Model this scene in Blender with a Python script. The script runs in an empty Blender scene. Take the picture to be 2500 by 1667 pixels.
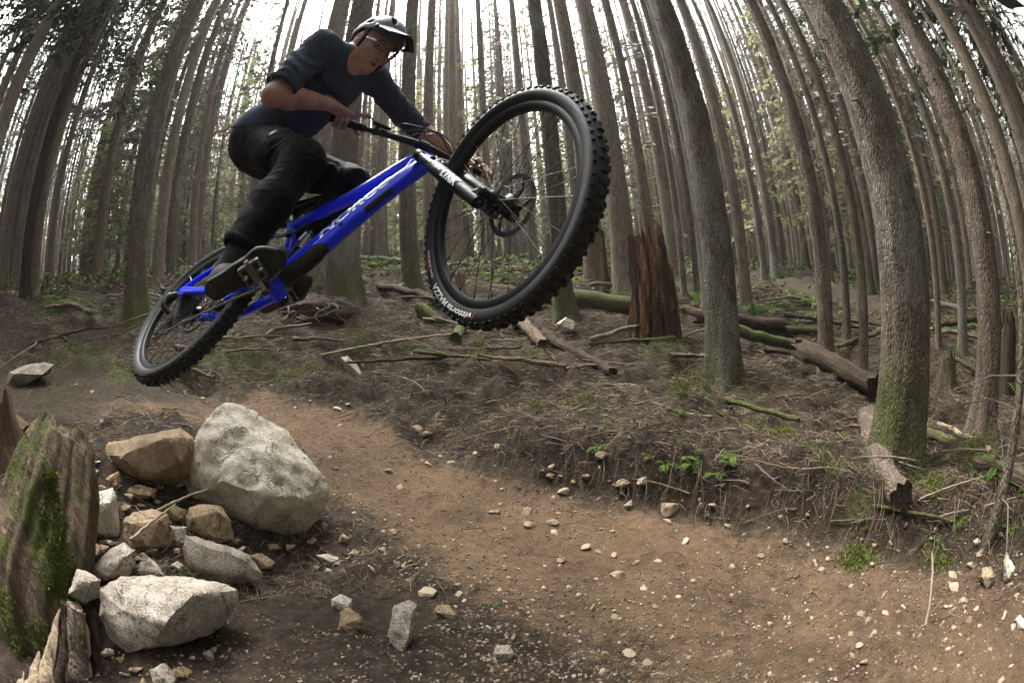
import bpy, bmesh, math, random
import numpy as np
from mathutils import Vector, Matrix
random.seed(7); RNG = np.random.default_rng(11)
SC = bpy.context.scene; COL = SC.collection
# ------------------------------------------------------------------ camera (15 mm full-frame fisheye), sky, sun, exposure
UP = np.array([-.0623, -.0543, .9966]); UP /= np.linalg.norm(UP)
YW = np.array([0, 1., 0]) - UP * UP[1]; YW /= np.linalg.norm(YW); XW = np.cross(YW, UP)
M = np.stack([XW, YW, UP])                       # lens axes (right, ahead, up) -> world
cd = bpy.data.cameras.new('camera'); cam = bpy.data.objects.new('camera', cd); COL.objects.link(cam)
cd.type = 'PANO'; cd.sensor_width = 36; cd.sensor_fit = 'HORIZONTAL'; cd.clip_start = .02; cd.clip_end = 600
for tgt in (cd, getattr(cd, 'cycles', None)):
    try:
        tgt.panorama_type = 'FISHEYE_EQUISOLID'; tgt.fisheye_lens = 15.0; tgt.fisheye_fov = math.radians(240)
    except Exception: pass
mw = Matrix.Identity(4)
for i in range(3):
    mw[i][0] = M[i, 0]; mw[i][1] = M[i, 2]; mw[i][2] = -M[i, 1]
cam.matrix_world = mw; SC.camera = cam
SUN_EL, SUN_AZ = math.radians(62), math.radians(-35)      # azimuth from +Y towards +X
wd = bpy.data.worlds.new('World'); SC.world = wd; wd.use_nodes = True
nt = wd.node_tree; bg = nt.nodes['Background']
sky = nt.nodes.new('ShaderNodeTexSky'); sky.sky_type = 'NISHITA'; sky.sun_disc = False
sky.sun_elevation = SUN_EL; sky.sun_rotation = SUN_AZ; sky.air_density = 1.0; sky.dust_density = 6.0; sky.ozone_density = 1.0
hs = nt.nodes.new('ShaderNodeHueSaturation'); hs.inputs['Saturation'].default_value = .10   # thin white overcast
wm = nt.nodes.new('ShaderNodeMix'); wm.data_type = 'RGBA'; wm.blend_type = 'MULTIPLY'; wm.inputs[0].default_value = 1.; wm.inputs[7].default_value = (.985, 1., .985, 1)
nt.links.new(sky.outputs[0], hs.inputs['Color']); nt.links.new(hs.outputs[0], wm.inputs[6]); nt.links.new(wm.outputs[2], bg.inputs[0]); bg.inputs[1].default_value = .15
ld = bpy.data.lights.new('sun', 'SUN'); ld.energy = 1.5; ld.angle = math.radians(28); ld.color = (1, .975, .94)
sun = bpy.data.objects.new('sun', ld); COL.objects.link(sun)
sv = Vector((math.sin(SUN_AZ) * math.cos(SUN_EL), math.cos(SUN_AZ) * math.cos(SUN_EL), math.sin(SUN_EL)))
sun.rotation_euler = (-sv).to_track_quat('-Z', 'Y').to_euler()
vs = SC.view_settings; vs.view_transform = 'Standard'; vs.look = 'None'; vs.exposure = 2.75; vs.gamma = 1; vs.use_curve_mapping = False
SC.cycles.use_denoising = True; SC.cycles.max_bounces = 6; SC.cycles.diffuse_bounces = 3; SC.cycles.transparent_max_bounces = 8
# ------------------------------------------------------------------ lens model: where a point of the place lies
F = 15 / 36 * 2500; CX, CY = 1250., 833.5
def ray(px, py):
    x = px - CX; y = CY - py; r = math.hypot(x, y) + 1e-9; th = 2 * math.asin(min(1, r / (2 * F))); s = math.sin(th) / r
    return M @ np.array([x * s, math.cos(th), y * s])
def cam2w(p): return np.asarray(p, float) @ M.T
def at(px, py, d): return ray(px, py) * d
# ------------------------------------------------------------------ custom properties
def tag(o, label=None, cat=None, group=None, kind=None):
    if label: o['label'] = label
    if cat: o['category'] = cat
    if group: o['group'] = group
    if kind: o['kind'] = kind
    return o
def empty(name, loc=(0, 0, 0), parent=None):
    o = bpy.data.objects.new(name, None); COL.objects.link(o); o.location = loc; o.parent = parent; o.empty_display_size = .1
    return o
def mesh_of(name, V, Fc, smooth=False, sharp=None):
    me = bpy.data.meshes.new(name)
    V = np.asarray(V, np.float32)
    if isinstance(Fc, np.ndarray):
        k = Fc.shape[1]; nf = len(Fc)
        me.vertices.add(len(V)); me.vertices.foreach_set('co', V.ravel())
        me.loops.add(nf * k); me.loops.foreach_set('vertex_index', Fc.astype(np.int32).ravel())
        me.polygons.add(nf); me.polygons.foreach_set('loop_start', np.arange(0, nf * k, k, dtype=np.int32))
        try: me.polygons.foreach_set('loop_total', np.full(nf, k, np.int32))
        except Exception: pass
        me.update(calc_edges=True)
    else:
        me.from_pydata(V.tolist(), [], [list(map(int, f)) for f in Fc]); me.update()
    if smooth: me.polygons.foreach_set('use_smooth', np.ones(len(me.polygons), bool))
    if smooth and sharp:
        try: me.set_sharp_from_angle(angle=math.radians(sharp))
        except Exception: pass
    return me
def obj(name, me, mat=None, parent=None):
    o = bpy.data.objects.new(name, me); COL.objects.link(o); o.parent = parent
    if mat is not None and len(me.materials) == 0: me.materials.append(mat)
    return o
# ------------------------------------------------------------------ shape builder
def frames(P):
    P = np.asarray(P, float); T = np.gradient(P, axis=0); T /= np.linalg.norm(T, axis=1)[:, None] + 1e-12
    a = np.array([0, 0, 1.]) if abs(T[0][2]) < .9 else np.array([1., 0, 0])
    n = np.cross(T[0], a); n /= np.linalg.norm(n); N = [n]
    for i in range(1, len(P)):
        n = N[-1] - T[i] * (N[-1] @ T[i]); n /= np.linalg.norm(n) + 1e-12; N.append(n)
    N = np.array(N); return T, N, np.cross(T, N)
class G:
    def __init__(s): s.V = []; s.F = []; s.n = 0
    def add(s, V, Fc):
        V = np.asarray(V, float).reshape(-1, 3); s.V.append(V); s.F += [tuple(int(i) + s.n for i in f) for f in Fc]; s.n += len(V); return s
    def tube(s, P, R, k=10, cap=True, flat=None, ref=None):
        P = np.asarray(P, float); m = len(P); R = np.full(m, R, float) if np.isscalar(R) else np.asarray(R, float)
        T, N, B = frames(P)
        if ref is not None:
            N = np.asarray(ref, float)[None] - T * (T @ np.asarray(ref, float))[:, None]; N /= np.linalg.norm(N, axis=1)[:, None]; B = np.cross(T, N)
        a = np.linspace(0, 2 * np.pi, k, endpoint=False); fl = (1, 1) if flat is None else flat
        V = P[:, None] + R[:, None, None] * (np.cos(a)[None, :, None] * N[:, None] * fl[0] + np.sin(a)[None, :, None] * B[:, None] * fl[1])
        Fc = [(i * k + j, i * k + (j + 1) % k, (i + 1) * k + (j + 1) % k, (i + 1) * k + j) for i in range(m - 1) for j in range(k)]
        if cap: Fc += [tuple(range(k))[::-1], tuple((m - 1) * k + j for j in range(k))]
        return s.add(V.reshape(-1, 3), Fc)
    def cyl(s, a, b, r, k=14, r2=None): return s.tube([a, b], [r, r if r2 is None else r2], k)
    def box(s, c, ax, h):                         # centre, 3 axes (rows), half sizes
        ax = np.asarray(ax, float); c = np.asarray(c, float)
        V = [c + ax[0] * h[0] * i + ax[1] * h[1] * j + ax[2] * h[2] * k for i in (-1, 1) for j in (-1, 1) for k in (-1, 1)]
        Fc = [(0, 1, 3, 2), (4, 6, 7, 5), (0, 4, 5, 1), (2, 3, 7, 6), (0, 2, 6, 4), (1, 5, 7, 3)]
        if np.linalg.det(ax) < 0: Fc = [f[::-1] for f in Fc]
        return s.add(V, Fc)
    def lathe(s, prof, c, axis, k=48, closed=False):   # prof: (radius, along)
        axis = np.asarray(axis, float); axis = axis / np.linalg.norm(axis); a = np.array([0, 0, 1.]) if abs(axis[2]) < .9 else np.array([1., 0, 0])
        u = np.cross(axis, a); u /= np.linalg.norm(u); w = np.cross(axis, u); t = np.linspace(0, 2 * np.pi, k, endpoint=False)
        ring = np.cos(t)[:, None] * u + np.sin(t)[:, None] * w; V = []; m = len(prof)
        for r, h in prof: V.append(np.asarray(c) + ring * r + axis * h)
        V = np.concatenate(V); mm = m if closed else m - 1
        Fc = [(i * k + j, i * k + (j + 1) % k, ((i + 1) % m) * k + (j + 1) % k, ((i + 1) % m) * k + j) for i in range(mm) for j in range(k)]
        return s.add(V, [f[::-1] for f in Fc])
    def ell(s, c, ax, r, k=16, m=10):
        ax = np.asarray(ax, float); V = []; c = np.asarray(c, float)
        for i in range(m + 1):
            p = math.pi * i / m
            for j in range(k):
                q = 2 * math.pi * j / k; V.append(c + ax[0] * r[0] * math.sin(p) * math.cos(q) + ax[1] * r[1] * math.sin(p) * math.sin(q) + ax[2] * r[2] * math.cos(p))
        return s.add(V, [(i * k + j, (i + 1) * k + j, (i + 1) * k + (j + 1) % k, i * k + (j + 1) % k) for i in range(m) for j in range(k)])
    def prism(s, poly, o, ex, ey, ez, h):          # 2-D outline extruded +-h along ez
        o, ex, ey, ez = (np.asarray(v, float) for v in (o, ex, ey, ez)); n = len(poly)
        A = [o + ex * p[0] + ey * p[1] - ez * h for p in poly]; B = [v + 2 * h * ez for v in A]
        return s.add(A + B, [tuple(range(n))[::-1], tuple(range(n, 2 * n))] + [(i, (i + 1) % n, n + (i + 1) % n, n + i) for i in range(n)])
    def mesh(s, name='m', smooth=False, sharp=40, fn=None):
        V = np.concatenate(s.V); V = fn(V) if fn else V
        return mesh_of(name, V, s.F, smooth, sharp)
    def obj(s, name, mat, parent=None, smooth=True, sharp=40, fn=None, bevel=0):
        o = obj(name, s.mesh(name, smooth, sharp, fn), mat, parent)
        if bevel:
            b = o.modifiers.new('bevel', 'BEVEL'); b.width = bevel; b.segments = 2; b.limit_method = 'ANGLE'; b.angle_limit = math.radians(40)
        return o
def spline(P, n=40):
    P = np.asarray(P, float); m = len(P); Q = np.vstack([2 * P[0] - P[1], P, 2 * P[-1] - P[-2]]); out = []
    for u in np.linspace(0, m - 1 - 1e-9, n):
        i = int(u); t = u - i; a, b, c, d = Q[i], Q[i + 1], Q[i + 2], Q[i + 3]
        out.append(.5 * (2 * b + (c - a) * t + (2 * a - 5 * b + 4 * c - d) * t * t + (3 * b - a - 3 * c + d) * t ** 3))
    return np.array(out)
# ------------------------------------------------------------------ smooth value noise (numpy) and surface nets
_perm = np.random.default_rng(5).random((64, 64, 64)).astype(np.float32)
def vnoise(P, s=1.0, seed=0):
    P = np.asarray(P, np.float64) * s + seed * 17.31; i = np.floor(P).astype(np.int64); f = P - i; f = f * f * (3 - 2 * f); r = 0
    for dx in (0, 1):
        for dy in (0, 1):
            for dz in (0, 1):
                w = (f[..., 0] if dx else 1 - f[..., 0]) * (f[..., 1] if dy else 1 - f[..., 1]) * (f[..., 2] if dz else 1 - f[..., 2])
                r = r + w * _perm[(i[..., 0] + dx) & 63, (i[..., 1] + dy) & 63, (i[..., 2] + dz) & 63]
    return r * 2 - 1
def fbm(P, s=1., o=4, seed=0, g=.5):
    r = 0; a = 1
    for k in range(o): r = r + a * vnoise(P, s * 2 ** k, seed + k); a *= g
    return r
def smin(a, b, k):
    h = np.clip(.5 + .5 * (b - a) / k, 0, 1); return b + (a - b) * h - k * h * (1 - h)
def cone(P, a, b, r1, r2):                          # capsule whose radius runs from r1 to r2
    a = np.asarray(a); ab = np.asarray(b) - a; h = np.clip(((P - a) @ ab) / (ab @ ab), 0, 1)
    return np.linalg.norm(P - a - h[:, None] * ab, axis=1) - (r1 + (r2 - r1) * h)
def elld(P, c, ax, r):
    q = (P - np.asarray(c)) @ np.asarray(ax).T; r = np.asarray(r); k0 = np.linalg.norm(q / r, axis=1); k1 = np.linalg.norm(q / (r * r), axis=1) + 1e-9
    return k0 * (k0 - 1) / k1
def nets(fn, lo, hi, h, B=12):
    lo = np.asarray(lo, float); n = np.ceil((np.asarray(hi) - lo) / h).astype(int); n = ((n + B - 1) // B) * B
    nb = n // B; V = np.empty(tuple(n), np.float32)
    bi = np.stack(np.meshgrid(*[np.arange(k) for k in nb], indexing='ij'), -1).reshape(-1, 3)
    cc = lo + (bi * B + (B - 1) / 2) * h; d = fn(cc); near = np.abs(d) < B * h * 1.1 + 3 * h
    loc = np.stack(np.meshgrid(*[np.arange(B)] * 3, indexing='ij'), -1).reshape(-1, 3)
    for k in range(len(bi)):
        a = bi[k] * B; sl = tuple(slice(a[j], a[j] + B) for j in range(3))
        V[sl] = fn(lo + (a + loc) * h).reshape(B, B, B) if near[k] else d[k]
    ins = V < 0; c = np.zeros(tuple(n - 1), np.int8)
    O8 = [(i, j, k) for i in (0, 1) for j in (0, 1) for k in (0, 1)]
    sh = lambda A, o: A[o[0]:A.shape[0] - 1 + o[0], o[1]:A.shape[1] - 1 + o[1], o[2]:A.shape[2] - 1 + o[2]]
    for o in O8: c += sh(ins, o)
    cells = np.argwhere((c > 0) & (c < 8)); idx = np.full(tuple(n - 1), -1, np.int64); idx[tuple(cells.T)] = np.arange(len(cells))
    acc = np.zeros((len(cells), 3)); cnt = np.zeros(len(cells))
    for o1 in O8:
        for ax in range(3):
            if o1[ax]: continue
            o2 = list(o1); o2[ax] = 1; v1 = V[tuple((cells + o1).T)]; v2 = V[tuple((cells + o2).T)]; m = (v1 < 0) != (v2 < 0)
            t = np.where(m, v1 / np.where(m, v1 - v2, 1), 0); p = np.array(o1, float)[None] + np.eye(3)[ax][None] * t[:, None]; acc[m] += p[m]; cnt[m] += 1
    W = lo + (cells + acc / np.maximum(cnt, 1)[:, None]) * h; Q = []
    for ax in range(3):
        b, c2 = (ax + 1) % 3, (ax + 2) % 3; e = np.eye(3, dtype=int)
        A = ins[tuple(slice(0, -1) if k == ax else slice(1, -1) for k in range(3))]; Bm = ins[tuple(slice(1, None) if k == ax else slice(1, -1) for k in range(3))]
        for flip, mk in ((0, A & ~Bm), (1, ~A & Bm)):
            q = np.argwhere(mk) + (1 - e[ax]); 
            f = np.stack([idx[tuple((q - e[b] - e[c2]).T)], idx[tuple((q - e[c2]).T)], idx[tuple(q.T)], idx[tuple((q - e[b]).T)]], 1); Q.append(f[:, ::-1] if flip else f)
    Q = np.concatenate(Q); return W, Q[(Q >= 0).all(1)]
# ------------------------------------------------------------------ materials
class NT:
    def __init__(s, name):
        s.m = bpy.data.materials.new(name); s.m.use_nodes = True; s.t = s.m.node_tree; s.b = s.t.nodes['Principled BSDF']; s._tc = None
    def n(s, typ, ins=None, **kw):
        x = s.t.nodes.new('ShaderNode' + typ)
        for k, v in kw.items(): setattr(x, k, v)
        for k, v in (ins or {}).items(): s.put(x.inputs[k], v)
        return x
    def put(s, sock, v):
        if isinstance(v, bpy.types.NodeSocket): s.t.links.new(v, sock)
        elif isinstance(v, bpy.types.Node): s.t.links.new(v.outputs[0], sock)
        else:
            if isinstance(v, (tuple, list)) and len(v) == 3 and sock.type == 'RGBA': v = tuple(v) + (1,)
            sock.default_value = v
    def coord(s, sc=(1, 1, 1), rnd=False, world=False):
        if world: c = s.n('NewGeometry').outputs['Position']
        else: c = s.n('TexCoord').outputs['Object']
        if rnd:
            r = s.n('ObjectInfo').outputs['Random']; k = s.n('Math', {0: r, 1: 37.}, operation='MULTIPLY'); c = s.n('VectorMath', {0: c, 1: k}, operation='ADD').outputs[0]
        return s.n('Mapping', {'Vector': c, 'Scale': sc}).outputs[0]
    def noise(s, c, scale, detail=5, rough=.55, dist=0.): return s.n('TexNoise', {'Vector': c, 'Scale': scale, 'Detail': detail, 'Roughness': rough, 'Distortion': dist}).outputs['Fac']
    def voro(s, c, scale, feature='F1', out='Distance', rand=1.): return s.n('TexVoronoi', {'Vector': c, 'Scale': scale, 'Randomness': rand}, feature=feature).outputs[out]
    def ramp(s, f, stops, interp='LINEAR'):
        r = s.n('ValToRGB', {'Fac': f}); e = r.color_ramp.elements; r.color_ramp.interpolation = interp
        while len(e) < len(stops): e.new(.5)
        for x, (p, c) in zip(e, stops): x.position = p; x.color = tuple(c) + (1,) if not np.isscalar(c) else (c, c, c, 1)
        return r.outputs['Color']
    def mix(s, f, a, b, blend='MIX'):
        x = s.n('Mix', data_type='RGBA', blend_type=blend); s.put(x.inputs[0], f); s.put(x.inputs[6], a); s.put(x.inputs[7], b); return x.outputs[2]
    def math(s, op, a, b=0., clamp=False): return s.n('Math', {0: a, 1: b}, operation=op, use_clamp=clamp).outputs[0]
    def step(s, v, lo, hi): return s.n('MapRange', {'Value': v, 'From Min': lo, 'From Max': hi}, interpolation_type='SMOOTHSTEP').outputs['Result']
    def rnd(s): return s.n('ObjectInfo').outputs['Random']
    def bump(s, h, strength=.5, dist=.01, nrm=None):
        i = {'Height': h, 'Strength': strength, 'Distance': dist}
        if nrm is not None: i['Normal'] = nrm
        return s.n('Bump', i).outputs[0]
    def out(s, col=None, rough=None, nrm=None, metal=None, spec=None, **kw):
        for k, v in {'Base Color': col, 'Roughness': rough, 'Normal': nrm, 'Metallic': metal, 'Specular IOR Level': spec, **kw}.items():
            if v is not None: s.put(s.b.inputs[k], v)
        return s.m
def plain(name, col, rough=.5, metal=0., spec=.5, grain=0., gs=60., dirt=0., coat=0., bump=0., bs=200.):
    t = NT(name); c = t.coord(); col_o = tuple(col) + (1,)
    f = t.noise(c, gs, 4)
    if grain: col_o = t.mix(f, tuple(x * (1 - grain) for x in col), tuple(min(1, x * (1 + grain)) for x in col))
    if dirt:
        d = t.step(t.noise(c, 22, 8, .7), .56, .70); col_o = t.mix(t.math('MULTIPLY', d, dirt), col_o, (.09, .07, .055))
    r = t.math('ADD', t.math('MULTIPLY', f, .18), rough - .09)
    nr = t.bump(t.noise(c, bs, 4), bump, .003) if bump else None
    t.out(col_o, r, nr, metal, spec)
    if coat: t.out(**{'Coat Weight': coat, 'Coat Roughness': .06})
    return t.m
MT = {}
# bike and rider
MT['blue'] = plain('blue_gloss_paint', (.0, .022, .82), .32, coat=.5, dirt=.10, spec=.25)
MT['black'] = plain('satin_black_metal', (.006, .006, .0065), .42, spec=.35, dirt=.05)
MT['gloss'] = plain('gloss_black_metal', (.004, .004, .0045), .18, spec=.5)
MT['matte'] = plain('matte_black_plastic', (.0045, .0045, .005), .52, spec=.22, grain=.3, dirt=.08)
MT['guard'] = plain('muddy_black_rubber_guard', (.009, .0085, .008), .7, spec=.25, grain=.4, dirt=.30, bump=.5, bs=120)
MT['rubber'] = plain('tyre_rubber', (.0085, .0085, .009), .58, spec=.4, grain=.25, dirt=.12, bump=.25, bs=160)
MT['knob'] = plain('tread_rubber', (.0075, .0072, .007), .66, spec=.35, grain=.35, gs=40, dirt=.3, bump=.5, bs=220)
MT['steel'] = plain('brushed_steel', (.36, .36, .37), .32, 1., grain=.2)
MT['dsteel'] = plain('dark_steel', (.10, .10, .104), .38, 1., grain=.3)
MT['grey'] = plain('grey_plastic', (.035, .035, .037), .5, spec=.3)
MT['white'] = plain('white_print', (.78, .78, .77), .5, dirt=.25)
MT['silver'] = plain('silver_decal', (.62, .67, .78), .22, .35)
MT['red'] = plain('red_print', (.55, .03, .02), .5)
MT['spoke'] = plain('black_steel_spoke', (.012, .012, .013), .5, .2, spec=.25)
MT['worn'] = plain('worn_dark_alloy', (.16, .155, .15), .4, 1., grain=.6, gs=90, dirt=.6)
MT['cable'] = plain('black_cable', (.014, .014, .014), .45)
MT['alu'] = plain('alloy', (.5, .5, .5), .35, 1.)
MT['glass'] = plain('lens_glass', (.95, .96, .96), .09, spec=.12)
MT['glass'].node_tree.nodes['Principled BSDF'].inputs['Transmission Weight'].default_value = 1; MT['glass'].node_tree.nodes['Principled BSDF'].inputs['IOR'].default_value = 1.01
MT['helm'] = plain('helmet_grey_shell', (.060, .063, .074), .48, spec=.3, grain=.1)
def camo():
    t = NT('helmet_camo_panel'); c = t.coord(); f = t.step(t.noise(c, 55, 6, .75), .46, .5); return t.out(t.mix(f, (.03, .033, .045), (.62, .65, .7)), .35)
MT['camo'] = camo()
def skin():
    t = NT('skin'); c = t.coord(); f = t.noise(c, 18, 5); p = t.noise(c, 160, 3)
    col = t.mix(t.step(f, .35, .7), (.42, .25, .18), (.31, .15, .10)); col = t.mix(t.math('MULTIPLY', t.step(t.noise(c, 75, 5, .7), .52, .7), .35), col, (.25, .11, .075)); t.out(col, .48, t.bump(p, .25, .002)); t.out(**{'Subsurface Weight': .12, 'Subsurface Radius': (.012, .005, .003)}); return t.m
MT['skin'] = skin()
MT['lips'] = plain('lips', (.42, .16, .13), .45); MT['hair'] = plain('dark_brown_hair', (.03, .02, .014), .6, grain=.5, gs=300)
MT['eye'] = plain('shaded_eye_white', (.22, .20, .18), .3); MT['iris'] = plain('iris', (.05, .04, .03), .2); MT['mouth'] = plain('mouth_inside', (.03, .01, .01), .5)  # eye white coloured darker to stand for the shadow over the eyes
def fabric(name, a, b, sc, rough=.9, spec=.2, w=.35):
    t = NT(name); c = t.coord(); f = t.noise(c, sc, 6, .75); big = t.noise(c, 9, 4); wv = t.noise(c, 420, 2)
    col = t.mix(t.step(f, .3, .7), a, b); t.out(col, rough, t.bump(wv, .3, .002, t.bump(big, w, .03)), None, spec); t.out(**{'Sheen Weight': .02}); return t.m
MT['shirt'] = fabric('heather_navy_knit', (.017, .022, .037), (.068, .081, .115), 170, .95, .08)
MT['trousers'] = fabric('black_nylon', (.0016, .0017, .0019), (.0032, .0033, .0037), 60, .75, .10, .7)
MT['hem'] = fabric('dark_knit_hem', (.012, .014, .02), (.04, .045, .06), 190)
MT['sock'] = plain('black_sock', (.004, .004, .0045), .9, bump=.5)
def sole():
    t = NT('muddy_shoe_sole'); c = t.coord(); v = t.voro(c, 130, 'DISTANCE_TO_EDGE'); d = t.noise(c, 30, 6, .7)
    col = t.mix(t.step(d, .45, .65), (.006, .0055, .005), (.026, .020, .015)); return t.out(col, .7, t.bump(t.step(v, .0, .12), .8, .004))
MT['sole'] = sole()
MT['soleside'] = plain('grey_midsole', (.045, .04, .034), .7, grain=.4, dirt=.4); MT['upper'] = plain('grey_shoe_upper', (.018, .018, .019), .8, grain=.3, dirt=.3)
# ground
def ground():
    t = NT('forest_ground'); c = t.coord(world=True)
    tr = t.n('Attribute', attribute_name='trail').outputs['Fac']; dk = t.n('Attribute', attribute_name='soil').outputs['Fac']
    n1 = t.noise(c, 3.5, 8, .62); n2 = t.noise(c, 26, 7, .7); n3 = t.noise(c, 140, 5, .7); n4 = t.noise(c, .9, 5, .6)
    dirt = t.ramp(t.math('ADD', t.math('MULTIPLY', n1, .45), t.math('MULTIPLY', n2, .55)), [(.36, (.044, .027, .0155)), (.46, (.088, .055, .031)), (.60, (.135, .086, .049)), (.78, (.20, .137, .085))])
    dirt = t.mix(t.math('MULTIPLY', t.step(t.noise(c, 2.1, 5, .65), .5, .66), .5), dirt, t.mix(1., dirt, (.48, .46, .46), 'MULTIPLY')); grain = t.ramp(n3, [(.32, (.42, .40, .38)), (.5, (1, 1, 1)), (.66, (1.35, 1.3, 1.25))]); dirt = t.mix(1., dirt, grain, 'MULTIPLY')
    litter = t.ramp(t.math('ADD', t.math('MULTIPLY', n2, .55), t.math('MULTIPLY', n3, .45)), [(.35, (.008, .0058, .0038)), (.48, (.031, .0215, .0125)), (.59, (.062, .042, .0245)), (.73, (.125, .087, .052))])
    soil = t.ramp(n2, [(.3, (.011, .008, .006)), (.52, (.034, .023, .016)), (.72, (.085, .056, .036))])
    g = t.voro(c, 55, 'F1', 'Distance'); gc = t.voro(c, 55, 'F1', 'Color'); peb = t.math('LESS_THAN', g, t.math('MULTIPLY', t.n('SeparateColor', {0: gc}).outputs[0], .30))
    pebc = t.ramp(t.n('SeparateColor', {0: gc}).outputs[1], [(0, (.07, .046, .03)), (.5, (.15, .105, .068)), (1, (.30, .25, .19))])
    edge = t.math('ADD', t.math('MULTIPLY', t.math('SUBTRACT', n1, .5), .9), t.math('MULTIPLY', t.math('SUBTRACT', n2, .5), .8))
    trf = t.step(t.math('ADD', tr, edge), .34, .66); dkf = t.step(t.math('ADD', dk, edge), .35, .7)
    col = t.mix(trf, litter, dirt); col = t.mix(dkf, col, soil)
    pf = t.math('MULTIPLY', peb, t.math('ADD', t.math('MULTIPLY', trf, .55), t.math('MULTIPLY', dkf, .35), True)); col = t.mix(pf, col, pebc)
    ms = t.math('MULTIPLY', t.step(n4, .58, .70), t.math('MULTIPLY', t.math('SUBTRACT', 1., trf, True), t.step(n2, .42, .62)))
    ma = t.step(t.math('ADD', t.n('Attribute', attribute_name='moss').outputs['Fac'], t.math('MULTIPLY', edge, 1.1)), .42, .8)
    col = t.mix(t.math('MULTIPLY', t.math('MULTIPLY', t.math('MAXIMUM', t.math('MULTIPLY', ms, .5), ma), t.step(t.noise(c, 48, 6, .75), .40, .58)), .8), col, t.ramp(n3, [(.3, (.026, .034, .007)), (.55, (.075, .092, .02)), (.75, (.15, .17, .04))]))
    h = t.math('ADD', t.math('MULTIPLY', n2, .6), t.math('MULTIPLY', n3, .5)); hp = t.math('ADD', h, t.math('MULTIPLY', pf, .35))
    return t.out(col, t.math('SUBTRACT', .98, t.math('MULTIPLY', n1, .12)), t.bump(hp, .9, .022), None, .25)
MT['ground'] = ground()
def bark(name, a, b, c3, sc=1., moss=.5, lich=.3, relief=.9, mossh=.5):
    t = NT(name); c = t.coord((1, 1, .34), rnd=True); c1 = t.coord((1, 1, .42), rnd=True); cm = t.coord((1, 1, .45), rnd=True)
    dv = t.n('TexNoise', {'Vector': c, 'Scale': 22 * sc, 'Detail': 4.}).outputs['Color']; c1 = t.n('VectorMath', {0: c1, 1: t.n('VectorMath', {0: dv, 'Scale': .035}, operation='SCALE').outputs[0]}, operation='ADD').outputs[0]; fe = t.voro(c1, 52 * sc, 'DISTANCE_TO_EDGE'); n = t.noise(c, 19 * sc, 9, .74, .5); n2 = t.noise(c, 62 * sc, 6, .75); big = t.noise(cm, 1.6, 5, .6)
    col = t.ramp(t.math('ADD', t.math('MULTIPLY', n, .6), t.math('MULTIPLY', n2, .4)), [(.34, a), (.49, b), (.64, c3)])
    col = t.mix(t.math('MULTIPLY', t.step(fe, .09, .0), .45), col, tuple(x * .35 for x in a))
    kn = t.voro(t.coord((1, 1, .55), rnd=True), 9 * sc, 'F1', 'Distance'); col = t.mix(t.math('MULTIPLY', t.step(kn, .115, .05), .75), col, tuple(x * .3 for x in a))
    r = t.rnd(); tint = t.ramp(r, [(0, (.72, .70, .68)), (.5, (1., .98, .95)), (1, (1.18, 1.08, .98))]); col = t.mix(1., col, tint, 'MULTIPLY')
    col = t.mix(t.math('MULTIPLY', t.step(t.math('ADD', big, t.math('MULTIPLY', n2, .18)), .64, .74), lich), col, (.27, .28, .245))
    z = t.n('SeparateXYZ', {0: t.n('TexCoord').outputs['Object']}).outputs; m1 = t.noise(cm, 2.3, 6, .65)
    low = t.step(z[2], 2.2, .0); side = t.noise(t.coord((2.2, 2.2, .12), rnd=True), 2., 3)
    mf = t.step(t.math('ADD', t.math('ADD', t.math('MULTIPLY', low, mossh * .45), t.math('MULTIPLY', m1, .55)), t.math('ADD', t.math('MULTIPLY', side, .45), t.math('MULTIPLY', n2, .12))), .86 - moss * .16, 1.02 - moss * .14)
    mc = t.ramp(n2, [(.3, (.030, .036, .009)), (.55, (.075, .088, .02)), (.8, (.15, .16, .045))]); col = t.mix(t.math('MULTIPLY', mf, .85), col, mc)
    h = t.math('ADD', t.math('ADD', t.math('MULTIPLY', t.step(fe, .0, .25), .35), t.math('MULTIPLY', n, .5)), t.math('MULTIPLY', n2, .35))
    return t.out(col, .93, t.bump(h, relief, .02 / sc), None, .2)
MT['bark'] = bark('grey_brown_bark', (.060, .048, .038), (.165, .137, .110), (.32, .275, .228), mossh=.25)
MT['bark_near'] = bark('flaky_grey_bark', (.036, .029, .022), (.118, .095, .072), (.27, .228, .18), 1.25, .55, .35, 1., .75)
MT['bark_red'] = bark('red_brown_bark', (.052, .038, .029), (.140, .107, .082), (.27, .218, .172), 1., .25, .2, mossh=.25)
MT['bark_moss'] = bark('mossy_bark', (.036, .029, .022), (.110, .090, .065), (.24, .20, .15), 1.1, .75, .3, 1., .6)
MT['bark_char'] = bark('charred_bark', (.012, .009, .008), (.03, .02, .016), (.075, .04, .028), 1., 0., 0.)
MT['dead'] = plain('dead_branch_wood', (.115, .092, .074), .9, grain=.45, gs=25)
MT['twig'] = plain('brown_needle_twig', (.086, .060, .036), .9, grain=.5, gs=9)
MT['twig2'] = plain('pale_dry_twig', (.20, .150, .096), .85, grain=.4, gs=9)
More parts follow.
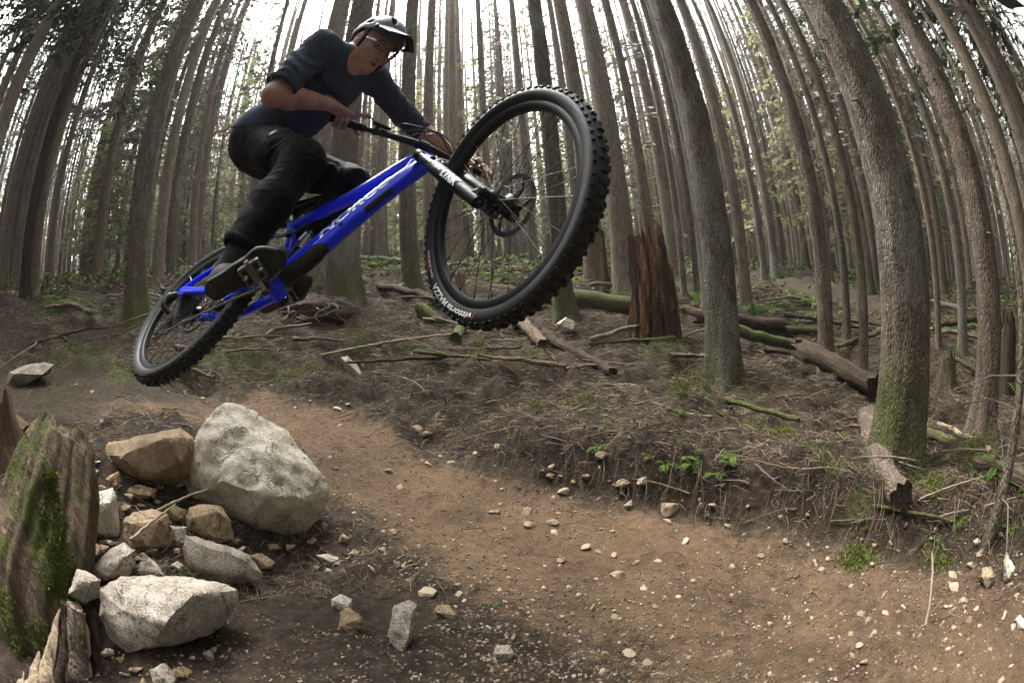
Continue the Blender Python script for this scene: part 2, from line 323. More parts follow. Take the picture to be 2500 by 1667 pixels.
def rot(name, a, b, c3, sx=1., moss=0.):
    t = NT(name); c = t.coord((1, 1, .07)); n = t.noise(c, 42 * sx, 8, .7, .6); n2 = t.noise(t.coord(), 30, 6, .7); w = t.noise(t.coord((1, 1, .04)), 95 * sx, 3)
    col = t.ramp(t.math('ADD', t.math('MULTIPLY', n, .7), t.math('MULTIPLY', n2, .3)), [(.30, a), (.5, b), (.7, c3)])
    if moss:
        m = t.step(t.math('ADD', t.noise(t.coord((1, 1, .4)), 7, 6, .65), t.math('MULTIPLY', n2, .2)), .62 - moss * .1, .74 - moss * .1); col = t.mix(m, col, t.ramp(n2, [(.3, (.03, .036, .008)), (.7, (.105, .12, .03))]))
    return t.out(col, .9, t.bump(t.math('ADD', n, t.math('MULTIPLY', w, .6)), 1., .02), None, .2)
MT['rotwood'] = rot('rotten_red_wood', (.020, .013, .010), (.085, .048, .030), (.22, .135, .08))
MT['stumpwood'] = rot('weathered_stump_wood', (.022, .016, .011), (.110, .078, .052), (.27, .20, .138), 1., .25)
MT['splint'] = rot('fresh_splintered_wood', (.14, .095, .058), (.36, .27, .18), (.54, .43, .31), 1.)
MT['orangewood'] = rot('orange_rotten_wood', (.045, .022, .012), (.17, .085, .042), (.36, .22, .12))
MT['darkwood'] = rot('dark_wet_wood', (.012, .009, .007), (.050, .034, .024), (.13, .09, .06), 1.)
MT['mossy'] = rot('mossy_log_wood', (.025, .019, .013), (.075, .058, .04), (.16, .125, .085), 1., 1.2)
def mossm():
    t = NT('moss'); c = t.coord(world=True); n = t.noise(c, 60, 6, .7); b = t.noise(c, 7, 4); col = t.ramp(t.math('ADD', t.math('MULTIPLY', n, .5), t.math('MULTIPLY', b, .5)), [(.3, (.032, .042, .007)), (.5, (.095, .120, .02)), (.7, (.19, .215, .045))])
    return t.out(col, .95, t.bump(n, 1., .01), None, .15)
MT['moss'] = mossm()
def leafm(name, a, b, c3, trans=.25):
    t = NT(name); n = t.noise(t.coord(world=True), 1.7, 5, .7); n2 = t.noise(t.coord(world=True), 14, 3); r = t.rnd()
    col = t.ramp(t.math('ADD', t.math('ADD', t.math('MULTIPLY', n, .5), t.math('MULTIPLY', n2, .35)), t.math('MULTIPLY', r, .15)), [(.3, a), (.5, b), (.72, c3)])
    t.out(col, .7, None, None, .25)
    tr = t.n('BsdfTranslucent', {'Color': col}); mx = t.n('MixShader', {0: trans, 1: t.b.outputs[0], 2: tr.outputs[0]}); t.t.links.new(mx.outputs[0], t.t.nodes['Material Output'].inputs['Surface']); return t.m
MT['needle'] = leafm('dark_conifer_needles', (.020, .030, .013), (.040, .056, .024), (.075, .095, .04))
MT['needle2'] = leafm('olive_conifer_needles', (.07, .075, .035), (.14, .145, .07), (.23, .23, .125), .4)
MT['spring'] = leafm('pale_spring_leaves', (.16, .17, .07), (.27, .275, .13), (.40, .40, .23), .45)
MT['fern'] = leafm('fern_green', (.045, .085, .012), (.09, .16, .025), (.17, .26, .05), .35)
MT['brownspray'] = leafm('dry_brown_twigs', (.095, .078, .056), (.18, .15, .11), (.29, .245, .185), .2)
def rock(name, a, b, c3, stain=(.30, .19, .085), sf=.5, sc=1., speck=.35, wide=False):
    t = NT(name); c = t.coord(rnd=True); n = t.noise(c, 9 * sc, 8, .65); n2 = t.noise(c, 48 * sc, 6, .7); n3 = t.noise(c, 190 * sc, 4, .7); big = t.noise(c, 3.2 * sc, 4)
    col = t.ramp(t.math('ADD', t.math('MULTIPLY', n, .5), t.math('MULTIPLY', n2, .5)), [(.30, a), (.5, b), (.70, c3)])
    col = t.mix(t.math('MULTIPLY', t.step(big, .46, .66), sf), col, t.mix(.55, col, stain))
    sp = t.ramp(n3, [(.30, (1 - speck * 1.6,) * 3), (.5, (1, 1, 1)), (.70, (1 + speck,) * 3)]); col = t.mix(1., col, sp, 'MULTIPLY')
    tint = t.ramp(t.rnd(), [(0, (.52, .46, .40)), (.3, (.80, .70, .60)), (.6, (1., .96, .90)), (1, (1.2, 1.17, 1.12))] if wide else [(0, (.92, .88, .82)), (.5, (1., .98, .95)), (1, (1.12, 1.1, 1.06))]); col = t.mix(.9, col, t.mix(1., col, tint, 'MULTIPLY'))
    cr = t.step(t.noise(c, 6 * sc, 4, .5, 2.5), .485, .5); 
    crk = t.math('ABSOLUTE', t.math('SUBTRACT', t.noise(c, 4.5 * sc, 5, .6, 1.2), .5)); cf = t.step(crk, .012, .0); col = t.mix(t.math('MULTIPLY', cf, .55), col, tuple(x * .35 for x in a))
    h = t.math('SUBTRACT', t.math('ADD', t.math('ADD', t.math('MULTIPLY', n, .3), t.math('MULTIPLY', n2, .5)), t.math('MULTIPLY', n3, .3)), t.math('MULTIPLY', cf, .5))
    return t.out(col, .88, t.bump(h, .75, .012 / sc), None, .25)
MT['rock'] = rock('pale_granite', (.24, .205, .155), (.42, .385, .32), (.57, .545, .48), (.38, .27, .15), .4)
MT['rock_tan'] = rock('tan_boulder', (.13, .09, .055), (.25, .185, .12), (.38, .305, .215), (.24, .14, .06), .6)
MT['rock_grey'] = rock('speckled_granite', (.15, .125, .10), (.29, .255, .215), (.45, .41, .36), (.2, .15, .1), .3, 1.3, .55)
MT['pebble'] = rock('pebble', (.20, .15, .105), (.38, .31, .235), (.58, .52, .44), (.30, .17, .08), .5, 3., .25, True)
# ------------------------------------------------------------------ terrain: surveyed spots (picture point, metres away) joined by a smooth surface
CP = [(1250,1660,1.04),(500,1660,1.12),(900,1660,1.05),(1700,1660,1.08),(2100,1660,1.16),(2480,1640,1.35),(250,1600,1.2),(1250,1500,1.30),(800,1480,1.36),(450,1400,1.48),(2000,1500,1.42),(2450,1480,1.62),
(1250,1350,1.66),(900,1300,1.80),(1700,1350,1.68),(2150,1400,1.64),(650,1300,1.78),(250,1250,1.62),(1250,1200,2.15),(900,1130,2.45),(1650,1210,2.05),(480,1080,2.35),(300,1050,2.4),(1900,1200,2.15),(2250,1330,1.95),(2450,1250,2.4),
(1250,1060,2.75),(700,1000,3.1),(1650,1060,2.6),(2000,1080,2.75),(2190,1150,2.75),(2400,1060,4.2),(1250,920,3.6),(850,920,3.7),(500,940,3.7),(250,960,3.5),(100,920,4.2),(1700,930,3.7),(2015,900,4.9),
(300,800,5.0),(100,780,6.0),(850,790,5.2),(1250,800,5.0),(1600,810,5.0),(2250,860,6.5),(2480,930,6.5),(1000,700,7.5),(1300,690,7.5),(1700,740,7.0),(400,680,8.0),(50,700,9.5),(2000,800,7.5),(700,650,10)]
PT = [at(a, b, d) for a, b, d in CP]
PT += [np.array([math.sin(math.radians(az)) * r, math.cos(math.radians(az)) * r, z]) for az, r, z in [(-75,14,2.0),(-40,14,2.1),(0,14,2.0),(40,14,1.0),(75,14,.0),(-75,30,3.6),(-40,30,4.1),(0,30,3.9),(40,30,2.3),(75,30,.9),(-75,70,8.5),(-40,70,9),(0,70,9),(40,70,6),(75,70,3),
 (-110,5,.2),(110,5,-1.3),(180,2,-.85),(180,6,-1.2),(150,6,-1.4),(-150,6,-.8),(180,20,-3),(110,20,-1),(-110,20,3),(-110,70,10),(110,70,2),(180,70,-10),(0,.5,-.77),(60,.9,-.8),(-60,.7,-.73)]]
PT = np.array(PT)
def warp(x, y):
    r = np.hypot(x, y) + 1e-9; k = np.log1p(r) / r; return np.stack([x * k, y * k], -1)
TQ = warp(PT[:, 0], PT[:, 1]); TN = len(PT)
def tps(r2): return np.where(r2 > 0, r2 * np.log(r2 + 1e-12), 0)
_A = np.zeros((TN + 3, TN + 3)); _A[:TN, :TN] = tps(((TQ[:, None] - TQ[None]) ** 2).sum(-1)) + np.eye(TN) * .004; _A[:TN, TN] = 1; _A[:TN, TN + 1:] = TQ; _A[TN, :TN] = 1; _A[TN + 1:, :TN] = TQ.T
TW = np.linalg.solve(_A, np.r_[PT[:, 2], 0, 0, 0])
def gz0(x, y):
    q = warp(np.asarray(x, float), np.asarray(y, float)); sh = q.shape[:-1]; q = q.reshape(-1, 2); o = np.empty(len(q))
    for i in range(0, len(q), 20000):
        c = q[i:i + 20000]; o[i:i + 20000] = tps(((c[:, None] - TQ[None]) ** 2).sum(-1)) @ TW[:TN] + TW[TN] + c @ TW[TN + 1:]
    return o.reshape(sh)
def hit0(px, py, far=80):
    d = ray(px, py); t = np.geomspace(.5, far, 260); p = d * t[:, None]; h = p[:, 2] - gz0(p[:, 0], p[:, 1]); i = int(np.argmax(h < 0))
    if h[i] >= 0: return None
    i = max(i, 1); a = h[i - 1] / (h[i - 1] - h[i]); return d * (t[i - 1] + (t[i] - t[i - 1]) * a)
# the trail: centre line and half width in plan
TRAIL = [(-40, 945, .55), (150, 950, .5), (330, 985, .38), (520, 990, .32), (760, 1022, .31), (880, 1112, .34), (1030, 1195, .36), (1250, 1285, .39), (1500, 1365, .43), (1750, 1440, .46), (2050, 1520, .5), (2350, 1600, .55), (2620, 1655, .6)]
TP = np.array([list(hit0(a, b)[:2]) + [w] for a, b, w in TRAIL])
TPs = spline(TP, 160)
def trail_d(x, y):                                   # signed: <1 inside
    P = np.stack([np.asarray(x, float), np.asarray(y, float)], -1); sh = P.shape[:-1]; P = P.reshape(-1, 2); o = np.empty(len(P))
    for i in range(0, len(P), 20000):
        c = P[i:i + 20000]; d = np.sqrt(((c[:, None] - TPs[None, :, :2]) ** 2).sum(-1)) / TPs[None, :, 2]; o[i:i + 20000] = d.min(1)
    return o.reshape(sh)
def gz(x, y):
    x = np.asarray(x, float); y = np.asarray(y, float); z = gz0(x, y); P = np.stack([x, y, np.zeros_like(x)], -1)
    td = trail_d(x, y); off = np.clip((td - .8) / .8, 0, 1); r = np.hypot(x, y)
    z = z + off * (.08 * fbm(P, 1.9, 3, 3) + .03 * fbm(P, 8., 3, 9)) * np.clip(r / 1.5, .5, 1.6) + (1 - off) * (.014 * fbm(P, 4, 3, 2) + .005 * fbm(P, 17, 3, 12)) 
    upm = np.clip((y - np.interp(x, TPs[:, 0], TPs[:, 1])) * 4, 0, 1); sx = np.clip((x + .3) / .9, 0, 1); bk = np.clip((td - 1.15) / .45, 0, 1); bk = bk * bk * (3 - 2 * bk)
    z = z + upm * sx * bk * (.22 + .07 * vnoise(P, 2.6, 14)) * np.exp(-np.maximum(td - 1.7, 0) / 3.2) - (1 - off) * .045
    return z + off * np.clip((r - 6) / 8, 0, 1) * .22 * fbm(P, .45, 3, 21)
def hit(px, py, far=80, gap=0.):
    q = hit0(px, py, far); d = ray(px, py); t0 = far * .8 if q is None else float(np.linalg.norm(q)); t = np.linspace(t0 * .6, min(far, t0 * 1.4), 130); p = d * t[:, None]; h = p[:, 2] - gz(p[:, 0], p[:, 1]) - gap; i = int(np.argmax(h < 0))
    if q is None or h[i] >= 0 or i == 0: return q
    a = h[i - 1] / (h[i - 1] - h[i] + 1e-12); return d * (t[i - 1] + (t[i] - t[i - 1]) * a)
def pxm(px, py, d): return float(np.linalg.norm(ray(px + 5, py) - ray(px - 5, py)) / 10 * d)     # metres per picture pixel
MS = [(560, 905, 60), (700, 908, 70), (480, 890, 45), (640, 925, 50), (620, 880, 60), (1010, 850, 45), (990, 860, 30), (1640, 960, 70), (1700, 1000, 60), (1660, 1035, 40), (1980, 1195, 40), (2085, 1290, 35), (1730, 870, 50), (1655, 870, 50), (1600, 890, 45), (180, 740, 60), (170, 855, 70), (240, 870, 60), (300, 900, 60), (2100, 1350, 45), (2290, 1350, 40), (2350, 1240, 40), (2440, 1110, 45), (2480, 1160, 40), (2020, 1240, 40), (1420, 1020, 40), (1300, 1010, 25), (1830, 1080, 40), (1900, 1110, 40), (90, 740, 40), (1300, 900, 35), (1180, 880, 30), (880, 850, 40), (780, 900, 40), (2200, 1230, 50), (2140, 1180, 50), (2260, 1290, 40), (1000, 760, 30), (1370, 760, 40), (860, 745, 45), (830, 760, 40), (330, 780, 45), (300, 795, 30)]
def build_ground():
    na = 480; rr = np.concatenate([[.0], np.geomspace(.25, 9, 300), np.geomspace(9.2, 90, 90)]); az = np.concatenate([np.linspace(-math.radians(100), math.radians(100), na), np.linspace(math.radians(100), math.radians(260), 60)[1:-1]]); na = len(az)
    X = np.sin(az)[None] * rr[1:, None]; Y = np.cos(az)[None] * rr[1:, None]; Z = gz(X, Y); m = len(rr) - 1
    V = np.concatenate([np.stack([X, Y, Z], -1).reshape(-1, 3), [[0, 0, float(gz(np.array([0.]), np.array([0.]))[0])]]])
    i = np.arange(m - 1)[:, None]; j = np.arange(na)[None]; a = i * na + j; b = i * na + (j + 1) % na
    Q = np.stack([a, a + na, b + na, b], -1).reshape(-1, 4)
    me = mesh_of('ground', V, Q, True)
    c = len(V) - 1; bm = bmesh.new(); bm.from_mesh(me); bm.verts.ensure_lookup_table()
    for k in range(na):
        f = bm.faces.new((bm.verts[c], bm.verts[k], bm.verts[(k + 1) % na])); f.smooth = True
    bmesh.ops.recalc_face_normals(bm, faces=bm.faces[:]); bm.to_mesh(me); bm.free()
    td = trail_d(V[:, 0], V[:, 1]); tr = np.clip(1.28 - td * .75, 0, 1) * np.clip(1.0 + (V[:, 0] + 1.5) * .45, .35, 1)
    dist_near = np.clip(1.15 - np.abs(td - 1.6), 0, 1); low = (V[:, 1] - np.interp(V[:, 0], TPs[:, 0], TPs[:, 1]) < 0)
    soil = np.where(low & (td > 1.15), np.clip((td - 1.0) / .5, 0, .62), 0) + np.where(~low, .75 * np.exp(-((td - 1.6) / .45) ** 2) * (V[:, 0] > -1.2), 0)
    mo = np.zeros(len(V)); dirs = V / np.linalg.norm(V, axis=1)[:, None]
    for px, py, s in MS:
        h = hit0(px, py)
        if h is not None: sz = pxm(px, py, np.linalg.norm(h)) * s; dd = (V[:, 0] - h[0]) ** 2 + (V[:, 1] - h[1]) ** 2; mo = np.maximum(mo, np.exp(-dd / (1.3 * sz * sz)))
    for nm, v in (('trail', tr), ('soil', soil), ('moss', mo)):
        at_ = me.attributes.new(nm, 'FLOAT', 'POINT'); at_.data.foreach_set('value', v.astype(np.float32))
    return tag(obj('ground', me, MT['ground']), 'brown forest hillside with a dirt trail crossing it', kind='structure')
build_ground()
# ------------------------------------------------------------------ mountain bike (local axes: x ahead, y to its left, z up, origin near the cranks)
def rodr(rv):
    a = np.linalg.norm(rv); k = np.asarray(rv) / a; K = np.array([[0, -k[2], k[1]], [k[2], 0, -k[0]], [-k[1], k[0], 0]]); return np.eye(3) + np.sin(a) * K + (1 - np.cos(a)) * K @ K
RB = M @ rodr([-0.72530, -0.14242, -0.15861]); TB = M @ np.array([-0.79027, 1.20915, 0.20126])
HD = np.array([.41809, 0, -.90841]); PF = np.array([.90841, 0, .41809]); YL = np.array([0, 1., 0])
HTT = np.array([.47972, 0, .62107]); HTB = np.array([.52989, 0, .51206]); AXF = np.array([.79377, 0, .04395]); AXR = np.array([-.44352, 0, .01686]); STEM = np.array([.49724, 0, .67867])
BBC = np.array([.035, 0, -.045]); ST_A = -.78737
RS = rodr(-HD * ST_A)
def steer(V): return (np.asarray(V, float) - HTT) @ RS.T + HTT
def b2w(V): return np.asarray(V, float) @ RB.T + TB
def w2b(V): return (np.asarray(V, float) - TB) @ RB
bike = empty('mountain_bike'); mb = Matrix.Identity(4)
for i in range(3):
    for j in range(3): mb[i][j] = RB[i, j]
    mb[i][3] = TB[i]
bike.matrix_world = mb
tag(bike, 'bright blue mountain bike in mid air with its front wheel turned towards the camera', 'bicycle')
def on_plane(px, py, n_pt, n_dir):                    # bike-local point seen at a picture point on a local plane
    o = w2b(np.zeros(3)); d = ray(px, py) @ RB; s = ((np.asarray(n_pt) - o) @ n_dir) / (d @ n_dir); return o + s * d
# --- text helper: font outline -> fine flat mesh (x along, y up), height 1
def text_mesh(body, shear=0., bold=.0, sub=2):
    cu = bpy.data.curves.new('t', 'FONT'); cu.body = body; cu.size = 1.; cu.shear = shear; cu.offset = bold; cu.resolution_u = 3
    o = bpy.data.objects.new('t', cu); COL.objects.link(o); dg = bpy.context.evaluated_depsgraph_get(); me = bpy.data.meshes.new_from_object(o.evaluated_get(dg))
    bpy.data.objects.remove(o); bm = bmesh.new(); bm.from_mesh(me); bmesh.ops.triangulate(bm, faces=bm.faces[:])
    for _ in range(sub):
        e = [x for x in bm.edges if x.calc_length() > .12]
        if e: bmesh.ops.subdivide_edges(bm, edges=e, cuts=1)
        bmesh.ops.triangulate(bm, faces=[f for f in bm.faces if len(f.verts) > 3])
    V = np.array([v.co[:] for v in bm.verts]); Fc = [tuple(v.index for v in f.verts) for f in bm.faces]; bm.free()
    V[:, 0] -= V[:, 0].min(); V[:, 1] -= V[:, 1].min(); s = V[:, 1].max(); return V / s, Fc
# --- wheels
def wheel(name, C, W, front):
    root = empty(name, parent=bike); TR = lambda V: W(np.asarray(V, float) + C)
    prof = [(.311, -.0145), (.317, -.0205), (.327, -.0272), (.338, -.0305), (.348, -.0298), (.356, -.0235), (.3605, -.013), (.362, 0)]
    prof = prof + [(r, -y) for r, y in prof[-2::-1]]; inner = [(.309, .012), (.309, -.012)]
    G().lathe(prof + inner, (0, 0, 0), YL, 110, True).obj('tyre', MT['rubber'], root, fn=TR, sharp=60)
    rim = [(.3155, -.0165), (.3155, -.0145), (.309, -.0135), (.306, 0), (.309, .0135), (.3155, .0145), (.3155, .0165), (.308, .0182), (.297, .0162), (.289, .0105), (.287, 0), (.289, -.0105), (.297, -.0162), (.308, -.0182)]
    G().lathe(rim[::-1], (0, 0, 0), YL, 96, True).obj('rim', MT['black'], root, fn=TR, sharp=35)
    # tread
    def knob_mesh(lx, wy, h):
        g = G(); b, t = (lx / 2, wy / 2), (lx / 2 * .72, wy / 2 * .72)
        g.add([(-b[0], -b[1], -.002), (b[0], -b[1], -.002), (b[0], b[1], -.002), (-b[0], b[1], -.002), (-t[0], -t[1], h), (t[0], -t[1], h), (t[0], t[1], h), (-t[0], t[1], h)], [(0, 3, 2, 1), (4, 5, 6, 7), (0, 1, 5, 4), (1, 2, 6, 5), (2, 3, 7, 6), (3, 0, 4, 7)])
        return g
    n = 75; rows = []
    for k in range(n):
        a = 2 * math.pi * k / n
        for s in (-1, 1): rows.append(('s', a + (.5 if k % 2 else 0) * .02, s))
        for s in (-1, 1): rows.append(('c', a + math.pi / n, s * (1 if k % 2 else .45)))
    ms = knob_mesh(.0145, .0115, .0075).mesh('tread_knob_side'); mc = knob_mesh(.0115, .012, .0068).mesh('tread_knob_centre'); ms.materials.append(MT['knob']); mc.materials.append(MT['knob'])
    J = G(); one = {'s': knob_mesh(.0145, .0115, .0075), 'c': knob_mesh(.0115, .012, .0068)}
    o0 = W(C); A = np.stack([W(C + e) - o0 for e in np.eye(3)], 1)
    for kd, a, s in rows:
        rad = np.array([math.cos(a), 0, math.sin(a)]); tan = np.array([-math.sin(a), 0, math.cos(a)])
        ph = math.radians(52) * s if kd == 's' else math.radians(20) * s
        nn = rad * math.cos(ph) + YL * math.sin(ph); pos = rad * .336 + (rad * math.cos(ph) * .0268 + YL * math.sin(ph) * .0300); bb = np.cross(nn, tan)
        R3 = np.stack([tan, bb, nn], 1)
        if front:
            mtx = Matrix.Identity(4); R4 = A @ R3; p4 = TR(pos)
            for i in range(3):
                for j in range(3): mtx[i][j] = R4[i, j]
                mtx[i][3] = p4[i]
            o = obj('tread_knob', ms if kd == 's' else mc, None, root); o.matrix_local = mtx
        else:
            g = one[kd]; J.add(np.concatenate(g.V) @ R3.T + pos, g.F)
    if not front: tag(J.obj('tread_knobs', MT['knob'], root, smooth=False, fn=TR), kind='stuff')
    # hub, spokes, nipples
    fl = .029; hp = [(.0, -.055), (.011, -.055), (.012, -.042), (.018, -.034), (fl, -.031), (fl, -.027), (.015, -.022), (.0135, .015), (fl, .027), (fl, .031), (.018, .035), (.014, .05), (.0, .052)]
    G().lathe(hp[::-1], (0, 0, 0), YL, 28).obj('hub', MT['black'], root, fn=TR, sharp=35)
    for k in range(32):
        s = -1 if k % 2 else 1; a = 2 * math.pi * (k // 2) / 16 + (0 if s < 0 else math.pi / 16); lean = math.radians(62) * (1 if (k // 2) % 2 else -1)
        p0 = np.array([math.cos(a) * fl * .93, s * .029, math.sin(a) * fl * .93]); b = a + lean * .42; p1 = np.array([math.cos(b) * .2885, s * .003, math.sin(b) * .2885]); dd = (p1 - p0) / np.linalg.norm(p1 - p0)
        g = G(); g.cyl(p0, p1, .00115, 6); g.cyl(p1 - dd * .012, p1, .0021, 6); g.obj('spoke', MT['spoke'], root, fn=TR)
    # brake rotor on the left side
    g = G(); ro = []
    for k in range(48):
        q = 2 * math.pi * k / 48; ro.append((.1 - (.0022 if k % 2 else 0), q))
    P3 = [[(r * math.cos(q), y, r * math.sin(q)) for r, q in ro] for y in (.0435, .0455)]; P4 = [[(.083 * math.cos(q), y, .083 * math.sin(q)) for r, q in ro] for y in (.0435, .0455)]
    Vv = np.array(P3[0] + P3[1] + P4[0] + P4[1]); n48 = 48
    Fc = []
    for i in range(48):
        j = (i + 1) % 48; Fc += [(i, j, 96 + j, 96 + i), (48 + i, 144 + i, 144 + j, 48 + j), (i, 48 + i, 48 + j, j), (96 + i, 96 + j, 144 + j, 144 + i)]
    g.add(Vv, Fc)
    for k in range(24):                                # drilled lands on the ring
        q = 2 * math.pi * (k + .5) / 24; c = np.array([.0915 * math.cos(q), .0425, .0915 * math.sin(q)]); g.box(c, [(math.cos(q + .5), 0, math.sin(q + .5)), (0, 1, 0), (-math.sin(q + .5), 0, math.cos(q + .5))], (.0055, .0006, .0014))
    rt = g.obj('brake_rotor', MT['dsteel'], root, smooth=False, fn=TR)
    g = G()
    for k in range(6):
        q = 2 * math.pi * k / 6; q2 = q + .55; g.tube([(.02 * math.cos(q), .042, .02 * math.sin(q)), (.055 * math.cos(q + .2), .0435, .055 * math.sin(q + .2)), (.086 * math.cos(q2), .0445, .086 * math.sin(q2))], [.006, .0045, .004], 8, flat=(1, .6))
    g.lathe([(.0, .05), (.024, .048), (.026, .04), (.0, .04)], (0, 0, 0), YL, 24).obj('rotor_carrier', MT['black'], root, fn=TR)
    return root, TR
WI = lambda V: np.asarray(V, float)
fw, TRF = wheel('front_wheel', AXF, steer, True)
rw, TRR = wheel('rear_wheel', AXR, WI, False)
# tyre lettering on the right sidewall
def wheel_ang(px, py):
    n = steer(AXF + YL) - steer(AXF); p = on_plane(px, py, TRF([0, -.029, 0]), n); q = (p - HTT) @ RS + HTT - AXF; return math.atan2(q[2], q[0]), math.hypot(q[0], q[2])
def side_text(body, a0, a1, r0, r1, mat, name, shear=0., bold=0.02):
    V, Fc = text_mesh(body, shear, bold, 1); L = V[:, 0].max(); a = a0 + (a1 - a0) * V[:, 0] / L; r = r0 + (r1 - r0) * V[:, 1]
    y = -np.interp(r, [.311, .317, .327, .338, .348, .356], [.0145, .0205, .0272, .0305, .0298, .0235]) - .0009
    P = np.stack([r * np.cos(a), y, r * np.sin(a)], 1); return obj(name, mesh_of(name, TRF(P), Fc), mat, fw)
A0 = wheel_ang(1158, 770)[0]; A1 = wheel_ang(1059, 697)[0]; A2 = wheel_ang(1052, 686)[0]; A3 = wheel_ang(1043, 614)[0]
un = lambda a, ref: a + 2 * math.pi * round((ref - a) / (2 * math.pi))
A1 = un(A1, A0); A2 = un(A2, A1); A3 = un(A3, A2)
mid = A0 + (A1 - A0) * .55
side_text('vittoria', A0 + (mid - A0) * .1, mid, .3255, .3425, MT['white'], 'tyre_print', .2)
side_text('MAZZA', mid + (A1 - mid) * .06, A1, .3245, .3440, MT['white'], 'tyre_print', .15, .03)
side_text('/', A0, A0 + (mid - A0) * .08, .3245, .345, MT['red'], 'tyre_print', .3, .05)
side_text('TRAIL ENDURO', A2, A3, .326, .333, MT['white'], 'tyre_print', 0., .01); side_text('GRAPHENE', A2 + (A3 - A2) * .3, A2 + (A3 - A2) * .8, .3345, .3425, MT['red'], 'tyre_print', 0., .02)
# --- fork (turns with the front wheel)
fork = empty('fork', parent=bike)
def leg_pt(u, s, f=.016): return HTB + HD * u + PF * f + YL * s * .064
for s in (-1, 1):
    G().tube([leg_pt(.0, s), leg_pt(.26, s)], .0178, 20).obj('stanchion', MT['gloss'], fork, fn=steer)
    G().tube([leg_pt(.163, s), leg_pt(.166, s), leg_pt(.176, s), leg_pt(.19, s), leg_pt(.26, s), leg_pt(.48, s), leg_pt(.535, s), leg_pt(.546, s), leg_pt(.548, s)], [.0205, .0235, .0245, .0255, .0258, .0222, .0205, .019, .016], 26).obj('lower_leg', MT['matte'], fork, fn=steer, sharp=30)
    g = G(); g.tube([leg_pt(.50, s, .022), AXF + YL * s * .058 - HD * .006 + PF * 0, AXF + YL * s * .058], [.016, .017, .0165], 14); g.cyl(AXF + YL * s * .046, AXF + YL * s * .074, .0135, 18); g.obj('dropout', MT['matte'], fork, fn=steer)
    g = G(); g.cyl(leg_pt(.545, s), leg_pt(.562, s), .0085, 12); g.obj('leg_cap', MT['matte'], fork, fn=steer)
    G().tube([leg_pt(-.012, s), leg_pt(-.008, s), leg_pt(.026, s), leg_pt(.03, s)], [.017, .0225, .0225, .02], 20).obj('crown_clamp', MT['black'], fork, fn=steer)
g = G(); g.tube(spline([leg_pt(.012, -1, .014), leg_pt(.004, -.6, .004), HTB - HD * .002, leg_pt(.004, .6, .004), leg_pt(.012, 1, .014)], 15), .017, 14, flat=(1.1, 1.)); g.obj('crown', MT['black'], fork, fn=steer)
arc = spline([leg_pt(.20, -1, .03), leg_pt(.165, -.85, .038), leg_pt(.142, -.45, .044), leg_pt(.138, 0, .046), leg_pt(.142, .45, .044), leg_pt(.165, .85, .038), leg_pt(.20, 1, .03)], 26)
g = G(); g.tube(arc, .0105, 10, flat=(1., .6)); g.tube(arc + HD * .032 - PF * .004, .007, 8); 
for k in range(3, 24, 4): g.cyl(arc[k], arc[k] + HD * .032, .004, 6)
g.obj('arch', MT['grey'], fork, fn=steer)
def cyl_text(body, P, T, U, Nn, R, size, mat, name, parent, fn, shear=0., bold=0., stretch=1., lift=.0009):
    V, Fc = text_mesh(body, shear, bold, 2); x = V[:, 0] * size * stretch; a = (V[:, 1] - .5) * size / R; Rr = R + lift
    Q = np.asarray(P) + x[:, None] * T + Rr * (np.cos(a)[:, None] * Nn + np.sin(a)[:, None] * U); return obj(name, mesh_of(name, fn(Q), Fc), mat, parent)
# lettering on the leg nearest the camera: outward direction towards the camera
lc = steer(leg_pt(.33, -1)); v = w2b(np.zeros(3)) - lc; v = v @ RS; v -= HD * (v @ HD); v /= np.linalg.norm(v); uu = np.cross(v, HD)
vv = v * math.cos(.25) + uu * math.sin(.25); uu = np.cross(vv, HD)
cyl_text('LYRIK', leg_pt(.30, -1), HD, uu, vv, .0256, .03, MT['white'], 'fork_print', fork, steer, .25, .04, 1.15, .0012)
cyl_text('ROCKSHOX', leg_pt(.2, -1), HD, uu, vv, .0257, .010, MT['white'], 'fork_print', fork, steer, 0, .02, 1.1, .0012)
# front caliper on the left leg
g = G(); cp = AXF + np.array([-.085, .046, .055]); g.box(cp, [HD, YL, PF], (.032, .017, .014)); g.cyl(cp + HD * .03, cp - HD * .03, .008, 10); g.box(cp + HD * .012 + PF * .012, [HD, YL, PF], (.012, .02, .01)); g.obj('brake_caliper', MT['black'], fork, fn=steer, bevel=.004, smooth=False)
g = G(); g.cyl(AXF - YL * .078, AXF - YL * .07, .009, 14); g.obj('axle_head', MT['black'], fork, fn=steer)
# --- frame
frame = empty('frame', parent=bike)
def fr(name, P, R, mat, k=18, flat=None, ref=(0, 1, 0), n=30, parent=frame):
    P = np.asarray(P, float); R = np.asarray(R, float); m = len(P); S = spline(P, n); Rr = np.interp(np.linspace(0, m - 1, n), np.arange(m), R); return G().tube(S, Rr, k, flat=flat, ref=ref).obj(name, mat, parent)
TTP = [(-.045, 0, .330), (.084, 0, .363), (.252, 0, .436), (.405, 0, .560), (.478, 0, .600)]
DTP = [(.030, 0, -.03), (.07, 0, .0), (.125, 0, .043), (.196, 0, .132), (.294, 0, .260), (.399, 0, .400), (.515, 0, .540)]
fr('top_tube', TTP, [.019, .023, .026, .029, .031], MT['blue'], flat=(1.08, .95))
fr('down_tube', DTP, [.036, .039, .0385, .037, .0365, .037, .036], MT['blue'], 24, flat=(1.0, 1.04))
fr('seat_tube', [(-.064, 0, .392), (-.035, 0, .315), (.004, 0, .214), (.018, 0, .106), (.032, 0, -.03)], [.0185, .0195, .0205, .022, .03], MT['blue'])
